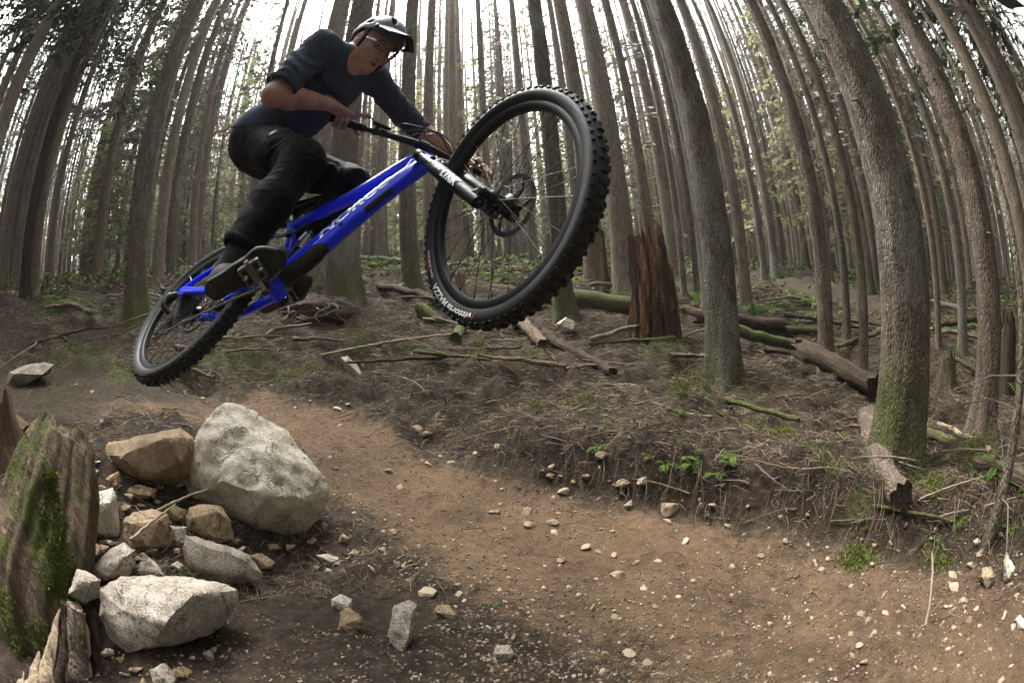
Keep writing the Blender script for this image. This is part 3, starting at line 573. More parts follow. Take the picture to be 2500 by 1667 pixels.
g = G(); g.tube([HTT - HD * .004, HTT + HD * .01, HTT + HD * .05, HTB - HD * .02, HTB - HD * .004], [.0265, .0275, .026, .030, .031], 24); g.obj('head_tube', MT['blue'], frame)
fr('head_gusset', [(.43, 0, .50), (.46, 0, .545), (.50, 0, .57)], [.018, .03, .026], MT['blue'])
g = G(); g.cyl(BBC - YL * .046, BBC + YL * .046, .029, 24); g.obj('bottom_bracket', MT['blue'], frame)
S = spline(DTP, 40); T = np.gradient(S, axis=0); T /= np.linalg.norm(T, axis=1)[:, None]; NDN = np.stack([T[:, 2], 0 * T[:, 0], -T[:, 0]], 1)
i0, i1 = 4, 20; G().tube(S[i0:i1] + NDN[i0:i1] * .011, np.interp(np.arange(i0, i1), [4, 6, 16, 18.5, 19], [.034, .0352, .0345, .028, .018]), 22, ref=(0, 1, 0)).obj('frame_guard', MT['guard'], frame)
i0, i1 = 25, 33; sd = NDN * .9 - YL * .25; G().tube(S[i0:i1] + sd[i0:i1] * .0215, np.interp(np.arange(i0, i1), [25, 26, 31, 32], [.011, .0195, .0195, .011]), 18, ref=(0, 1, 0)).obj('frame_pad', MT['guard'], frame)
for (px, py) in ((872, 536),):
    q = np.interp(22.5, np.arange(40), S[:, 0]); c = S[22] + NDN[22] * .026 - YL * .028; nn = NDN[22] * .65 - YL * .75; nn /= np.linalg.norm(nn); t3 = T[22]; g = G().ell(c, [t3, np.cross(nn, t3), nn], (.011, .006, .0035)); g.obj('cable_port', MT['matte'], frame)
# NORCO lettering along the right side of the down tube
V, Fc = text_mesh('NORCO', .45, .03, 2); L = V[:, 0].max(); cum = np.r_[0, np.cumsum(np.linalg.norm(np.diff(S, axis=0), axis=1))]; s0 = np.interp(.176, S[:, 0], cum); s1 = np.interp(.398, S[:, 0], cum)
sx = s0 + (s1 - s0) * V[:, 0] / L; C3 = np.stack([np.interp(sx, cum, S[:, k]) for k in range(3)], 1); D3 = np.stack([np.interp(sx, cum, NDN[:, k]) for k in range(3)], 1); D3 /= np.linalg.norm(D3, axis=1)[:, None]
an = math.radians(31) - (V[:, 1]) * .80; P = C3 + .0396 * (np.cos(an)[:, None] * (-YL)[None] + np.sin(an)[:, None] * D3); obj('frame_lettering', mesh_of('lettering', P, Fc), MT['silver'], frame)
# rear triangle
for s in (-1, 1):
    fr('seatstay', [(-.462, s * .071, .045), (-.35, s * .072, .085), (-.242, s * .066, .121), (-.14, s * .052, .178), (-.062, s * .043, .239)], [.012, .0105, .0108, .011, .013], MT['blue'], 14)
    fr('chainstay', [(-.470, s * .072, .042), (-.42, s * .073, .024), (-.32, s * .070, -.012), (-.182, s * .060, -.048), (-.06, s * .045, -.055), (.03, s * .032, -.052)], [.014, .017, .0135, .0145, .017, .019], MT['blue'], 14, flat=(.85, 1.15))
    g = G(); g.box((-.452, s * .073, .030), [(.93, 0, -.36), (0, 1, 0), (.36, 0, .93)], (.034, .0075, .019)); g.obj('dropout', MT['blue'], frame, bevel=.005, smooth=False)
    G().cyl((-.062, s * .034, .239), (-.062, s * .056, .239), .013, 16).obj('pivot', MT['dsteel'], frame); G().cyl((-.447, s * .064, .040), (-.447, s * .084, .040), .008, 14).obj('pivot', MT['dsteel'], frame)
    g = G(); g.tube(spline([(-.062, s * .046, .239), (-.015, s * .045, .205), (.03, s * .043, .190)], 8), [.010] * 8, 10, flat=(.6, 1.2), ref=(0, 1, 0)); g.tube(spline([(.03, s * .043, .190), (.06, s * .041, .200), (.09, s * .036, .222)], 8), [.011] * 8, 10, flat=(.6, 1.2), ref=(0, 1, 0)); g.cyl((.03, s * .036, .19), (.03, s * .052, .19), .013, 16); g.cyl((.09, s * .03, .222), (.09, s * .044, .222), .010, 14)
    g.obj('rocker_link', MT['black'], frame)
g = G(); g.cyl((.088, 0, .225), (.078, 0, .165), .0205, 20); g.cyl((.078, 0, .165), (.068, 0, .105), .0165, 20); g.cyl((.07, 0, .11), (.062, 0, .07), .019, 18); sh = g.obj('shock', MT['gloss'], bike)
g = G()
for k in range(7): c0 = np.array([.083, 0, .196]) + np.array([-.0025, 0, -.0125]) * k * .8; g.cyl(c0, c0 + np.array([-.0008, 0, -.004]), .0225, 20)
g.tube([(.095, -.024, .19), (.085, -.03, .14)], .008, 10); g.obj('shock_ring', MT['steel'], bike)
g = G(); g.tube([(-.05, 0, .355), (-.064, 0, .392), (-.072, 0, .412)], [.0215, .0225, .0215], 20); g.obj('seat_clamp', MT['black'], bike)
g = G(); g.cyl((-.066, 0, .39), (-.094, 0, .468), .0153, 18); g.cyl((-.088, 0, .452), (-.094, 0, .468), .019, 18); g.obj('seatpost', MT['gloss'], bike)
# saddle
prof = [(-.225, .050), (-.21, .066), (-.17, .070), (-.12, .056), (-.06, .034), (0, .024), (.04, .020), (.062, .013), (.068, .003)]
g = G(); V = []; k = 14
for x, w in prof:
    for j in range(k):
        q = 2 * math.pi * j / k; zz = .506 + .018 * ((x + .08) / .14) ** 2 * (1 if x < -.08 else .35); th = .017 if math.sin(q) < 0 else .011; V.append((x, w * math.cos(q), zz + th * math.sin(q) - .18 * (w * math.cos(q)) ** 2 / .07))
m = len(prof); g.add(V, [(i * k + j, (i + 1) * k + j, (i + 1) * k + (j + 1) % k, i * k + (j + 1) % k) for i in range(m - 1) for j in range(k)] + [tuple(range(k)), tuple((m - 1) * k + j for j in range(k))[::-1]])
sd = g.obj('saddle', MT['matte'], bike)
g = G()
for s in (-1, 1): g.tube(spline([(.05, s * .012, .49), (0, s * .02, .478), (-.10, s * .022, .474), (-.17, s * .03, .495)], 14), .0035, 8)
g.obj('saddle_rail', MT['dsteel'], sd)
# cockpit
g = G(); g.tube([HTT - HD * .001, HTT - HD * .012, HTT - HD * .014, HTT - HD * .062, HTT - HD * .066], [.0275, .0265, .0215, .0215, .018], 22); g.tube([HTT - HD * .043, STEM], [.0195, .0215], 16, flat=(1.1, .9), ref=(0, 1, 0)); g.cyl(STEM - YL * .024, STEM + YL * .024, .0235, 20); g.obj('stem', MT['black'], bike, fn=steer)
BO = PF * -.0213 - HD * .0582
def bar_pt(y):
    a = abs(y); k = np.interp(a, [0, .05, .16, .23, .41], [0, .0, .52, .86, 1.]); return STEM + BO * k + YL * y
ys = np.r_[np.linspace(-.405, -.05, 16), np.linspace(-.03, .03, 3), np.linspace(.05, .405, 16)]
G().tube([bar_pt(y) for y in ys], np.interp(np.abs(ys), [0, .05, .12, .19, .41], [.0175, .0172, .0155, .0115, .0111]), 16).obj('handlebar', MT['black'], bike, fn=steer)
for s in (-1, 1):
    gy = np.linspace(.262, .408, 24); rr = .0158 + .0007 * (np.arange(24) % 2); G().tube([bar_pt(s * y) for y in gy], rr, 18).obj('grip', MT['matte'], bike, fn=steer, sharp=20)
    G().tube([bar_pt(s * .252), bar_pt(s * .263)], .0185, 18).obj('grip_collar', MT['black'], bike, fn=steer); G().tube([bar_pt(s * .405), bar_pt(s * .411)], .0168, 18).obj('grip_collar', MT['black'], bike, fn=steer)
    c = bar_pt(s * .205); g = G(); g.tube([bar_pt(s * .196), bar_pt(s * .216)], .0165, 16); g.tube([c + PF * .016 - HD * .004, c + PF * .03], [.011, .012], 12); g.tube([c + PF * .03 - YL * s * .055, c + PF * .034 + YL * s * .03], [.0085, .0105], 14)
    br = g.obj('brake_lever', MT['black'], bike, fn=steer)
    b0 = bar_pt(s * .235) + PF * .038; g = G(); g.tube(spline([c + PF * .034 + YL * s * .02, b0 + PF * .012 + YL * s * .01, bar_pt(s * .29) + PF * .043 - HD * .004, bar_pt(s * .335) + PF * .037 - HD * .002, bar_pt(s * .352) + PF * .045], 18), np.interp(np.linspace(0, 1, 18), [0, .25, .8, 1], [.0065, .0052, .0048, .0055]), 10, flat=(.75, 1.3)); g.obj('lever_blade', MT['black'], br, fn=steer)
    g = G(); g.tube([bar_pt(s * .172) + PF * .002, bar_pt(s * .188) + PF * .002], .0175, 16); g.ell(bar_pt(s * .18) - (-HD) * .022 + PF * .006, [YL, PF, HD], (.02, .016, .012)); shf = g.obj('shifter', MT['black'], bike, fn=steer)
    g = G(); q = bar_pt(s * .18) + HD * .03; g.tube(spline([q, q + YL * s * .025 + HD * .008 - PF * .004, q + YL * s * .052 + HD * .004 - PF * .006], 8), [.004, .005, .005, .006, .007, .008, .008, .006], 8, flat=(1, .5)); g.obj('shift_lever', MT['black'], shf, fn=steer)
# cables
def cable(P, r=.0024): G().tube(spline(P, 50), r, 8).obj('cable', MT['cable'], bike)
sb = lambda y, a=0, b=0: steer((bar_pt(y) + PF * a - HD * b)[None])[0]
wp = lambda px, py, d: w2b(at(px, py, d))
pl = sb(-.15, .034)
cable([pl, wp(985, 303, 1.74), wp(1020, 309, 1.73), wp(1050, 317, 1.72), wp(1078, 328, 1.71), wp(1098, 346, 1.71), wp(1112, 372, 1.74), wp(1120, 400, 1.80)])
cable([sb(-.165, .01), wp(965, 322, 1.76), wp(1000, 319, 1.74), wp(1035, 318, 1.73), wp(1062, 324, 1.72), wp(1083, 342, 1.73), wp(1094, 368, 1.78), wp(1098, 390, 1.84)], .002)
cable([wp(1118, 388, 1.86), wp(1090, 372, 1.80), wp(1060, 354, 1.75), wp(1040, 336, 1.73), wp(1036, 323, 1.72), wp(1048, 319, 1.72), wp(1072, 327, 1.72), wp(1092, 350, 1.74), wp(1103, 378, 1.80)], .002)
cable([HTT + np.array([-.02, -.028, .0]), wp(1018, 370, 1.80), wp(1021, 352, 1.77), wp(1034, 336, 1.75), wp(1056, 327, 1.74), wp(1078, 338, 1.75), wp(1090, 362, 1.79)], .002)
cable([(-.40, -.073, .05), (-.44, -.085, .10), (-.49, -.09, .085), (-.512, -.092, .03), (-.505, -.09, .0)])
cable([(-.20, .07, .13), (-.26, .078, .10), (-.30, .08, .06), (-.33, .07, .035)])
# drivetrain
CA = math.radians(301); cv = np.array([math.cos(CA), 0, math.sin(CA)])
cs = empty('crankset', parent=bike)
for s, v in ((-1, cv), (1, -cv)):
    P = [BBC + YL * s * .066 - v * .012, BBC + YL * s * .068, BBC + v * .06 + YL * s * .074, BBC + v * .12 + YL * s * .079, BBC + v * .17 + YL * s * .082, BBC + v * .183 + YL * s * .082]
    G().tube(spline(P, 18), np.interp(np.linspace(0, 1, 18), [0, .15, .5, .9, 1], [.014, .019, .0145, .0145, .009]), 14, flat=(.55, 1.1), ref=(0, 1, 0)).obj('crank_arm', MT['gloss'], cs)
    c = BBC + v * .17 + YL * s * .155; pe = empty('pedal', parent=bike)
    G().cyl(BBC + v * .17 + YL * s * .088, BBC + v * .17 + YL * s * .195, .0075, 12).obj('pedal_axle', MT['steel'], pe)
    g = G(); pp = math.radians(22 if s < 0 else 8); pa = [(math.cos(pp), 0, math.sin(pp)), (0, 1, 0), (-math.sin(pp), 0, math.cos(pp))]; PV = lambda a, b, c_: np.asarray(pa[0]) * a + YL * b + np.asarray(pa[2]) * c_
    for (dx, dy, hx, hy) in ((.031, 0, .0035, .031), (-.031, 0, .0035, .031), (0, .029, .031, .0035), (0, -.029, .031, .0035), (0, 0, .011, .028)): g.box(c + PV(dx, s * dy, -.002), pa, (hx, hy, .0075))
    for dx in (-.031, .031):
        for dy in (-.026, -.009, .009, .026): g.cyl(c + PV(dx, dy, -.012), c + PV(dx, dy, .009), .0022, 6)
    g.tube([c + PV(.02, 0, -.006), c + PV(.03, 0, -.011), c + PV(.031, 0, -.009)], [.012, .012, .006], 8, flat=(.5, 1)); g.tube([c + PV(-.02, 0, -.006), c + PV(-.03, 0, -.012), c + PV(-.031, 0, -.008)], [.012, .012, .006], 8, flat=(.5, 1))
    g.obj('pedal_cage', MT['worn'], pe, smooth=False, bevel=.0015)
def cog(R, y, c, th=.0012, teeth=30, inner=.7):
    g = G(); n = teeth * 2; Rt = [R - (.0045 if k % 2 else 0) for k in range(n)]; V = []
    for yy in (y - th, y + th):
        for rr in (None, inner * R):
            for k in range(n): q = 2 * math.pi * k / n; r_ = Rt[k] if rr is None else rr; V.append((c[0] + r_ * math.cos(q), yy, c[2] + r_ * math.sin(q)))
    Fc = []
    for i in range(n): j = (i + 1) % n; Fc += [(i, j, n + j, n + i), (2 * n + i, 3 * n + i, 3 * n + j, 2 * n + j), (i, 2 * n + i, 2 * n + j, j), (n + i, n + j, 3 * n + j, 3 * n + i)]
    return g.add(V, Fc)
g = cog(.066, -.052, BBC, .0016, 32, .82)
for k in range(5): q = 2 * math.pi * k / 5; g.tube([BBC + np.array([.02 * math.cos(q), -.054, .02 * math.sin(q)]), BBC + np.array([.056 * math.cos(q), -.052, .056 * math.sin(q)])], [.010, .006], 8, flat=(.4, 1), ref=(0, 1, 0))
g.obj('chainring', MT['black'], cs, smooth=False)
cas = empty('cassette', parent=rw)
for k in range(12):
    Rk = .022 + .080 * (k / 11) ** 1.25; cog(Rk, -.061 + .0036 * k, AXR, .0009, int(12 + 38 * k / 11), .62 if k > 3 else .3).obj('sprocket', MT['dsteel'] if k < 10 else MT['black'], cas, smooth=False)
cas.parent = bike
pu, plw = np.array([-.475, -.046, -.092]), np.array([-.528, -.050, -.150])
g = G(); g.tube(spline([(-.452, -.085, .005), (-.487, -.094, -.018), (-.497, -.096, -.05), pu + [0, -.02, .02]], 14), [.012, .014, .017, .019, .019, .018, .017, .016, .016, .015, .014, .013, .012, .010], 12); der = g.obj('derailleur', MT['black'], bike)
g = G(); g.ell((-.492, -.104, -.012), np.eye(3), (.017, .008, .02)); g.obj('clutch_cover', MT['steel'], der)
g = G()
for dy in (-.009, .009): g.tube([pu + [.006, dy, .006], (pu + plw) / 2 + [.004, dy, 0], plw + [-.004, dy, -.004]], [.010, .0075, .011], 8, flat=(.25, 1), ref=(0, 1, 0))
for c in (pu, plw): g.cyl(c - YL * .003, c + YL * .003, .018, 18)
g.obj('jockey_cage', MT['black'], der, smooth=False)
ych = -.05
pth = spline([(BBC[0] + .01, ych, BBC[2] + .066), (-.2, ych, .06), (-.43, ych, AXR[2] + .06), (-.49, ych, .05), (-.505, ych, .0), (-.475, ych, -.06), (-.457, ych, -.092), (-.475, ych, -.112), (-.51, ych, -.13), (-.540, ych, -.140), (-.546, ych, -.158), (-.528, ych, -.169), (-.45, ych, -.157), (-.25, ych, -.135), (-.06, ych, -.118), (BBC[0] - .01, ych, BBC[2] - .066), (BBC[0] + .045, ych, BBC[2] - .048), (BBC[0] + .066, ych, BBC[2]), (BBC[0] + .045, ych, BBC[2] + .048), (BBC[0] + .01, ych, BBC[2] + .066)], 400)
cm = np.r_[0, np.cumsum(np.linalg.norm(np.diff(pth, axis=0), axis=1))]; nl = int(cm[-1] / .0127); g = G()
for k in range(nl):
    a, b = [np.array([np.interp(u, cm, pth[:, i]) for i in range(3)]) for u in (k * .0127, k * .0127 + .0127)]; x = (b - a) / np.linalg.norm(b - a); z = np.cross(x, YL); w = .0032 if k % 2 else .0022
    for sy in (-w, w): g.box((a + b) / 2 + YL * sy, [x, YL, z], (.0082, .0006, .0040))
    g.cyl(a - YL * .0034, a + YL * .0034, .0032, 8)
g.obj('chain', MT['dsteel'], bike, smooth=False)
g = G(); g.box((-.345, .062, .05), [(.9, 0, .4), (0, 1, 0), (-.4, 0, .9)], (.034, .018, .015)); g.cyl((-.33, .05, .045), (-.33, .085, .045), .011, 12); g.obj('rear_caliper', MT['black'], bike, smooth=False, bevel=.004)
g = G(); g.tube([BBC + np.array([-.055, -.052, .075]), BBC + np.array([.02, -.052, .085]), BBC + np.array([.06, -.052, .07])], [.006, .009, .006], 8, flat=(.6, 1), ref=(0, 1, 0)); g.obj('chain_guide', MT['matte'], bike)
# ------------------------------------------------------------------ rider
JT = dict(shR=(785,118,1.708), elR=(668,232,1.554), wrR=(803,255,1.712), shL=(908,190,1.966), elL=(985,285,2.072), wrL=(1118,388,2.05), hipR=(622,350,1.873), hipL=(660,385,2.021), knR=(742,395,1.527), knL=(862,452,1.788), ankR=(600,606,1.345), ankL=(690,672,1.739))
J = {k: at(*v) for k, v in JT.items()}
def shoe_frame(s, sg):
    v = cv if s == 'R' else -cv; c = BBC + v * .17 + YL * sg * .155 + np.array([-.022, 0, 0]); Z = np.array([0, 0, 1.]); tow = math.radians(-6 * sg)
    pit = math.radians(22 if s == 'R' else 8); rol = math.radians(9 if s == 'R' else 0); X = np.array([math.cos(tow) * math.cos(pit), math.sin(tow) * math.cos(pit), math.sin(pit)]); Yv = np.cross(Z, X); Yv /= np.linalg.norm(Yv); Z = np.cross(X, Yv); Yv, Z = Yv * math.cos(rol) - Z * math.sin(rol), Z * math.cos(rol) + Yv * math.sin(rol); return c, np.stack([X, Yv, Z]), Z
for s, sg in (('R', -1), ('L', 1)):
    c, A, Z = shoe_frame(s, sg); J['ank' + s] = b2w((c + A.T @ np.array([-.098, 0, .10]))[None])[0]
SM = (J['shR'] + J['shL']) / 2; HM = (J['hipR'] + J['hipL']) / 2
ua = SM - HM; TL = np.linalg.norm(ua); ua /= TL; ul = J['shL'] - J['shR']; ul -= ua * (ul @ ua); ul /= np.linalg.norm(ul); uf = np.cross(ul, ua); BA = np.stack([uf, ul, ua])
hl = J['hipL'] - J['hipR']; hl -= ua * (hl @ ua); hl /= np.linalg.norm(hl); hf = np.cross(hl, ua); BH = np.stack([hf, hl, ua])
HP = cam2w([-.55479, 1.31849, 1.18660]); RH = M @ np.array([[.68925, .39924, .60460], [-.36244, .91256, -.18942], [-.62735, -.08857, .77368]]); HA = RH.T
hw = lambda p: HP + RH @ np.asarray(p, float); hwv = lambda V: HP + np.asarray(V, float) @ RH.T
CHEST = SM - ua * .14 + uf * .0; WAIST = HM + ua * .17 - uf * .012; PELV = HM + ua * .035 - uf * .015
NB = SM + ua * .035 - uf * .005; HB = hw((-.025, 0, -.07))
def torso(P, o=0.):
    d = elld(P, CHEST, BA, np.array([.118, .168, .20]) + o); d = smin(d, elld(P, WAIST, BA, np.array([.105, .142, .17]) + o), .08)
    d = smin(d, cone(P, J['shR'], J['shL'], .058 + o, .058 + o), .06); return smin(d, elld(P, PELV, BH, np.array([.125, .165, .13]) + o), .08)
pR = RB @ (RS @ PF); uR = -(RB @ (RS @ HD)); bpt = lambda y: b2w(steer(bar_pt(y)[None]))[0]
def fp(y, p, u):
    if y < 0: p, u = u, -p                                # right hand is rolled forward round its grip
    return bpt(y) + pR * p + uR * u
FING = {}
def hand(s, wr, off):
    L = []; y0 = .318 + off
    for i, dy in enumerate((.0, .0215, .043, .063)):
        y = s * (y0 + dy); k = (1., 1.05, 1., .85)[i]; r = (.0094, .0096, .0091, .0081)[i]
        if i == 0 and s < 0: path = [fp(y, .014, .036), fp(s * (y0 - .024), .024, .050), fp(s * (y0 - .047), .016, .056), fp(s * (y0 - .066), .006, .057)]
        elif i == 0: path = [fp(y, .016, .036), fp(s * (y0 - .018), .050, .018), fp(s * (y0 - .024), .060, -.006), fp(s * (y0 - .02), .052, -.024)]
        else: path = [fp(y, .014, .036), fp(y, .037 * k, .008), fp(y, .0215 * k, -.0235), fp(y + s * .001, -.004, -.0275)]
        L.append((path, r))
    th = [fp(s * (y0 - .004), -.030, .012), fp(s * (y0 - .030), -.026, -.010), fp(s * (y0 - .048), -.010, -.027), fp(s * (y0 - .055), .008, -.029)]
    return L, th
HRf, HRt = hand(-1, J['wrR'], .004); HLf, HLt = hand(1, J['wrL'], .008)
def hands(P):
    D = None
    for (Fs, Th, wr) in ((HRf, HRt, J['wrR']), (HLf, HLt, J['wrL'])):
        d = None
        for path, r in Fs:
            m = path[0]; d1 = cone(P, wr * .82 + m * .18, m, .0215, .0125); d = d1 if d is None else smin(d, d1, .012)
        for path, r in Fs:
            e = cone(P, path[0], path[1], r * 1.12, r)
            for i in (1, 2): e = smin(e, cone(P, path[i], path[i + 1], r * (1.02 - .06 * i), r * (.93 - .06 * i)), .003)
            d = smin(d, e, .0028)
        e = cone(P, wr * .6 + Th[0] * .4, Th[0], .018, .0145)
        for i in range(3): e = smin(e, cone(P, Th[i], Th[i + 1], .0125 - .001 * i, .0115 - .001 * i), .004)
        d = smin(d, e, .01); D = d if D is None else np.minimum(D, d)
    return D
def headd(P):
    q = (P - HP) @ RH; E = np.eye(3); el = lambda c, r: elld(q, c, E, r)
    d = el((-.012, 0, .028), (.098, .075, .098)); d = smin(d, el((.028, 0, -.045), (.066, .060, .078)), .03)
    for s in (-1, 1):
        d = smin(d, cone(q, (.005, s * .052, -.070), (.068, s * .012, -.108), .017, .017), .02); d = smin(d, el((.060, s * .040, -.030), (.026, .022, .022)), .02)
        d = smin(d, el((.076, s * .028, .020), (.014, .026, .009)), .012)
    d = smin(d, el((.076, 0, -.110), (.018, .022, .014)), .015)
    for s in (-1, 1): d = -smin(-d, el((.0955, s * .032, .001), (.0135, .017, .0095)), .008)
    d = smin(d, cone(q, (.086, 0, .004), (.108, 0, -.036), .0075, .0105), .008); 
    for s in (-1, 1): d = smin(d, el((.098, s * .012, -.042), (.010, .0075, .0075)), .005)
    d = smin(d, el((.091, 0, -.062), (.012, .024, .009)), .008); d = smin(d, el((.087, 0, -.089), (.013, .021, .008)), .008)
    d = -smin(-d, el((.100, 0, -.0765), (.020, .0165, .0075)), .004)
    for s in (-1, 1):
        e = el((-.012, s * .083, -.010), (.022, .0115, .034)); e = np.maximum(e, -el((-.006, s * .096, -.004), (.012, .009, .02))); d = smin(d, e, .006)
    return d
def body(P):
    d = torso(P); d = smin(d, cone(P, J['shR'], J['elR'], .054, .043), .03); d = smin(d, cone(P, J['shL'], J['elL'], .054, .043), .03)
    for s in 'RL':
        e, w = J['el' + s], J['wr' + s]; mid = e * .7 + w * .3; f = smin(cone(P, e, mid, .043, .0465), cone(P, mid, w, .0465, .0275), .02); d = smin(d, f, .018)
        d = smin(d, cone(P, J['hip' + s], J['kn' + s], .088, .058), .05); k, a = J['kn' + s], J['ank' + s]; cf = k * .68 + a * .32; d = smin(d, smin(cone(P, k, cf, .056, .056), cone(P, cf, a, .056, .038), .03), .03)
    d = smin(d, cone(P, NB, HB, .060, .056), .03); 
    m = np.linalg.norm(P - HP, axis=1) < .27; 
    if m.any(): d[m] = smin(d[m], headd(P[m]), .018)
    m = (np.linalg.norm(P - bpt(-.35), axis=1) < .26) | (np.linalg.norm(P - bpt(.35), axis=1) < .26)
    if m.any(): d[m] = smin(d[m], hands(P[m]), .010)
    return d
person = empty('person'); tag(person, 'rider in grey helmet, navy shirt and black trousers leaning over the blue bike', 'person')
allj = np.array(list(J.values()) + [HP, HP + RH @ np.array([0, 0, .13]), fp(.4, .06, 0), fp(-.4, .06, 0)])
V, Q = nets(body, allj.min(0) - .16, allj.max(0) + .16, .0046); obj('body', mesh_of('body', V, Q, True), MT['skin'], person)
# --- shirt
def folds(P, a, b, n, amp, ph=0.):                      # rumples running round a limb
    a = np.asarray(a); ab = np.asarray(b) - a; h = ((P - a) @ ab) / (ab @ ab); w = vnoise(P, 9., 4) * 1.5 + vnoise(P, 21., 6) * .5; return amp * np.sin((h * n + w + ph) * 2 * np.pi) * np.clip(1 - np.abs(h - .55) * 1.2, 0, 1)
HEM = at(567, 309, 1.86); HDN = np.cross(at(742, 330, 1.80) - HEM, hl); HDN /= np.linalg.norm(HDN); HDN = HDN if HDN @ ua < 0 else -HDN
def shirt(P):
    d = torso(P, .009); eR = J['elR']; d = smin(d, cone(P, J['shR'], eR, .066, .059), .05)
    lm = J['elL'] * .62 + J['wrL'] * .38; d = smin(d, smin(cone(P, J['shL'], J['elL'], .066, .057), cone(P, J['elL'], lm, .057, .052), .03), .05)
    dr = (eR - J['shR']); dr /= np.linalg.norm(dr); dl = J['wrL'] - J['elL']; dl /= np.linalg.norm(dl)
    w = folds(P, J['shR'], eR, 4.5, .0034) * np.exp(-np.maximum(cone(P, J['shR'], eR, .075, .07), 0) / .02) + folds(P, J['shL'], lm, 7., .0036, .3) * np.exp(-np.maximum(cone(P, J['shL'], lm, .075, .06), 0) / .02)
    w2 = (vnoise(np.stack([(P - HM) @ ua * 26 + (P - HM) @ uf * 9, (P - HM) @ ul * 7, (P - HM) @ uf * 7], -1), 1., 3)) * .006 + .005 * vnoise(P, 11., 8) - .007 * np.maximum(0, .3 - np.abs(vnoise(np.stack([(P - HM) @ (ua * .8 + uf * .6) * 15, (P - HM) @ ul * 5, (P - HM) @ (uf * .8 - ua * .6) * 5], -1), 1., 12))) * 2
    d = d - w - w2
    near = cone(P, J['shR'], eR, .11, .1); d = np.maximum(d, np.where(near < 0, (P - (J['shR'] * .16 + eR * .84)) @ dr, -1.))
    nl = cone(P, J['elL'], J['wrL'], .1, .1); d = np.maximum(d, np.where(nl < 0, (P - lm) @ dl, -1.))
    d = smin(d, elld(P, PELV - hf * .012, BH, (.153, .189, .168)), .05); d = np.maximum(d, (P - HEM) @ HDN - .006 * vnoise(P, 14., 5))
    nd = HB - NB; nd /= np.linalg.norm(nd); return np.maximum(np.maximum(d, -cone(P, NB - nd * .0 + uf * .012, HB + nd * .05, .068, .078)), .058 - np.linalg.norm(P - at(872, 152, 1.76), axis=1))
sj = np.array([J['shR'], J['shL'], J['elR'], J['elL'], HM, J['wrL'], NB]); V, Q = nets(shirt, sj.min(0) - .2, sj.max(0) + .2, .0062); so = obj('shirt', mesh_of('shirt', V, Q, True), MT['shirt'], person)
def ringp(c, n, r, k=40, up=None, sq=1.):
    n = n / np.linalg.norm(n); u = np.cross(n, [.3, .2, .9]); u /= np.linalg.norm(u); w = np.cross(n, u); t = np.linspace(0, 2 * np.pi, k); return np.asarray(c) + np.cos(t)[:, None] * u * r + np.sin(t)[:, None] * w * r * sq
nd = HB - NB; nd /= np.linalg.norm(nd); tl = nd * .95 + uf * .3; G().tube(ringp(NB + nd * .040 + uf * .010, tl, .069), .0065, 10, flat=(1, 1.5)).obj('collar', MT['hem'], so)
dr = J['elR'] - J['shR']; G().tube(ringp(J['shR'] * .165 + J['elR'] * .835, dr, .0625), .0065, 8, flat=(1., 1.6)).obj('sleeve_hem', MT['hem'], so)
# --- trousers
def trousers(P):
    d = np.maximum(elld(P, PELV - hf * .012, BH, (.145, .180, .165)), -((P - HEM) @ HDN) - .04)
    for s in 'RL':
        h, k, a = J['hip' + s], J['kn' + s], J['ank' + s]; end = k * .19 + a * .81; md = h * .45 + k * .55
        d = smin(d, smin(cone(P, h, md, .100, .084), cone(P, md, k, .084, .071), .04), .055); d = smin(d, smin(cone(P, k, k * .6 + a * .4, .074, .072), cone(P, k * .6 + a * .4, end, .072, .064), .03), .04)
    P2 = np.stack([P @ ua * 16, P @ ul * 10, P @ uf * 12], -1); w = .002 * vnoise(P, 12., 2) + .003 * vnoise(P2 * 1.4, 1., 4) + .0012 * vnoise(P, 34., 9)
    for s in 'RL':
        k = J['kn' + s]; r = np.linalg.norm(P - k, axis=1); w = w + .0026 * np.sin(((P - k) @ (J['hip' + s] - J['ank' + s]) * 2.6 + vnoise(P, 10., 3) * 1.3) * 6.28 * 3) * np.exp(-((r - .12) / .09) ** 2)
        a = J['ank' + s]; dd = (a - k) / np.linalg.norm(a - k); near = cone(P, k, a + dd * .1, .14, .13); d = np.maximum(d, np.where(near < 0, (P - (k * .19 + a * .81)) @ dd, -1.))
    return d - w
tj = np.array([J[k] for k in ('hipR', 'hipL', 'knR', 'knL', 'ankR', 'ankL')]); V, Q = nets(trousers, tj.min(0) - .24, tj.max(0) + .24, .0066); to = obj('trousers', mesh_of('trousers', V, Q, True), MT['trousers'], person)
for s in 'RL':
    k, a = J['kn' + s], J['ank' + s]; d_ = (a - k) / np.linalg.norm(a - k); G().tube(ringp(k * .205 + a * .795, d_, .0645), .007, 10, flat=(1., 2.2)).obj('trouser_cuff', MT['trousers'], to)
from mathutils.bvhtree import BVHTree
def surf(o, px, py):
    b = BVHTree.FromPolygons([v.co[:] for v in o.data.vertices], [p.vertices[:] for p in o.data.polygons]); h = b.ray_cast(Vector((0, 0, 0)), Vector(ray(px, py))); return (np.array(h[0]), np.array(h[1])) if h[0] is not None else (None, None)
p, n = surf(to, 667, 325)
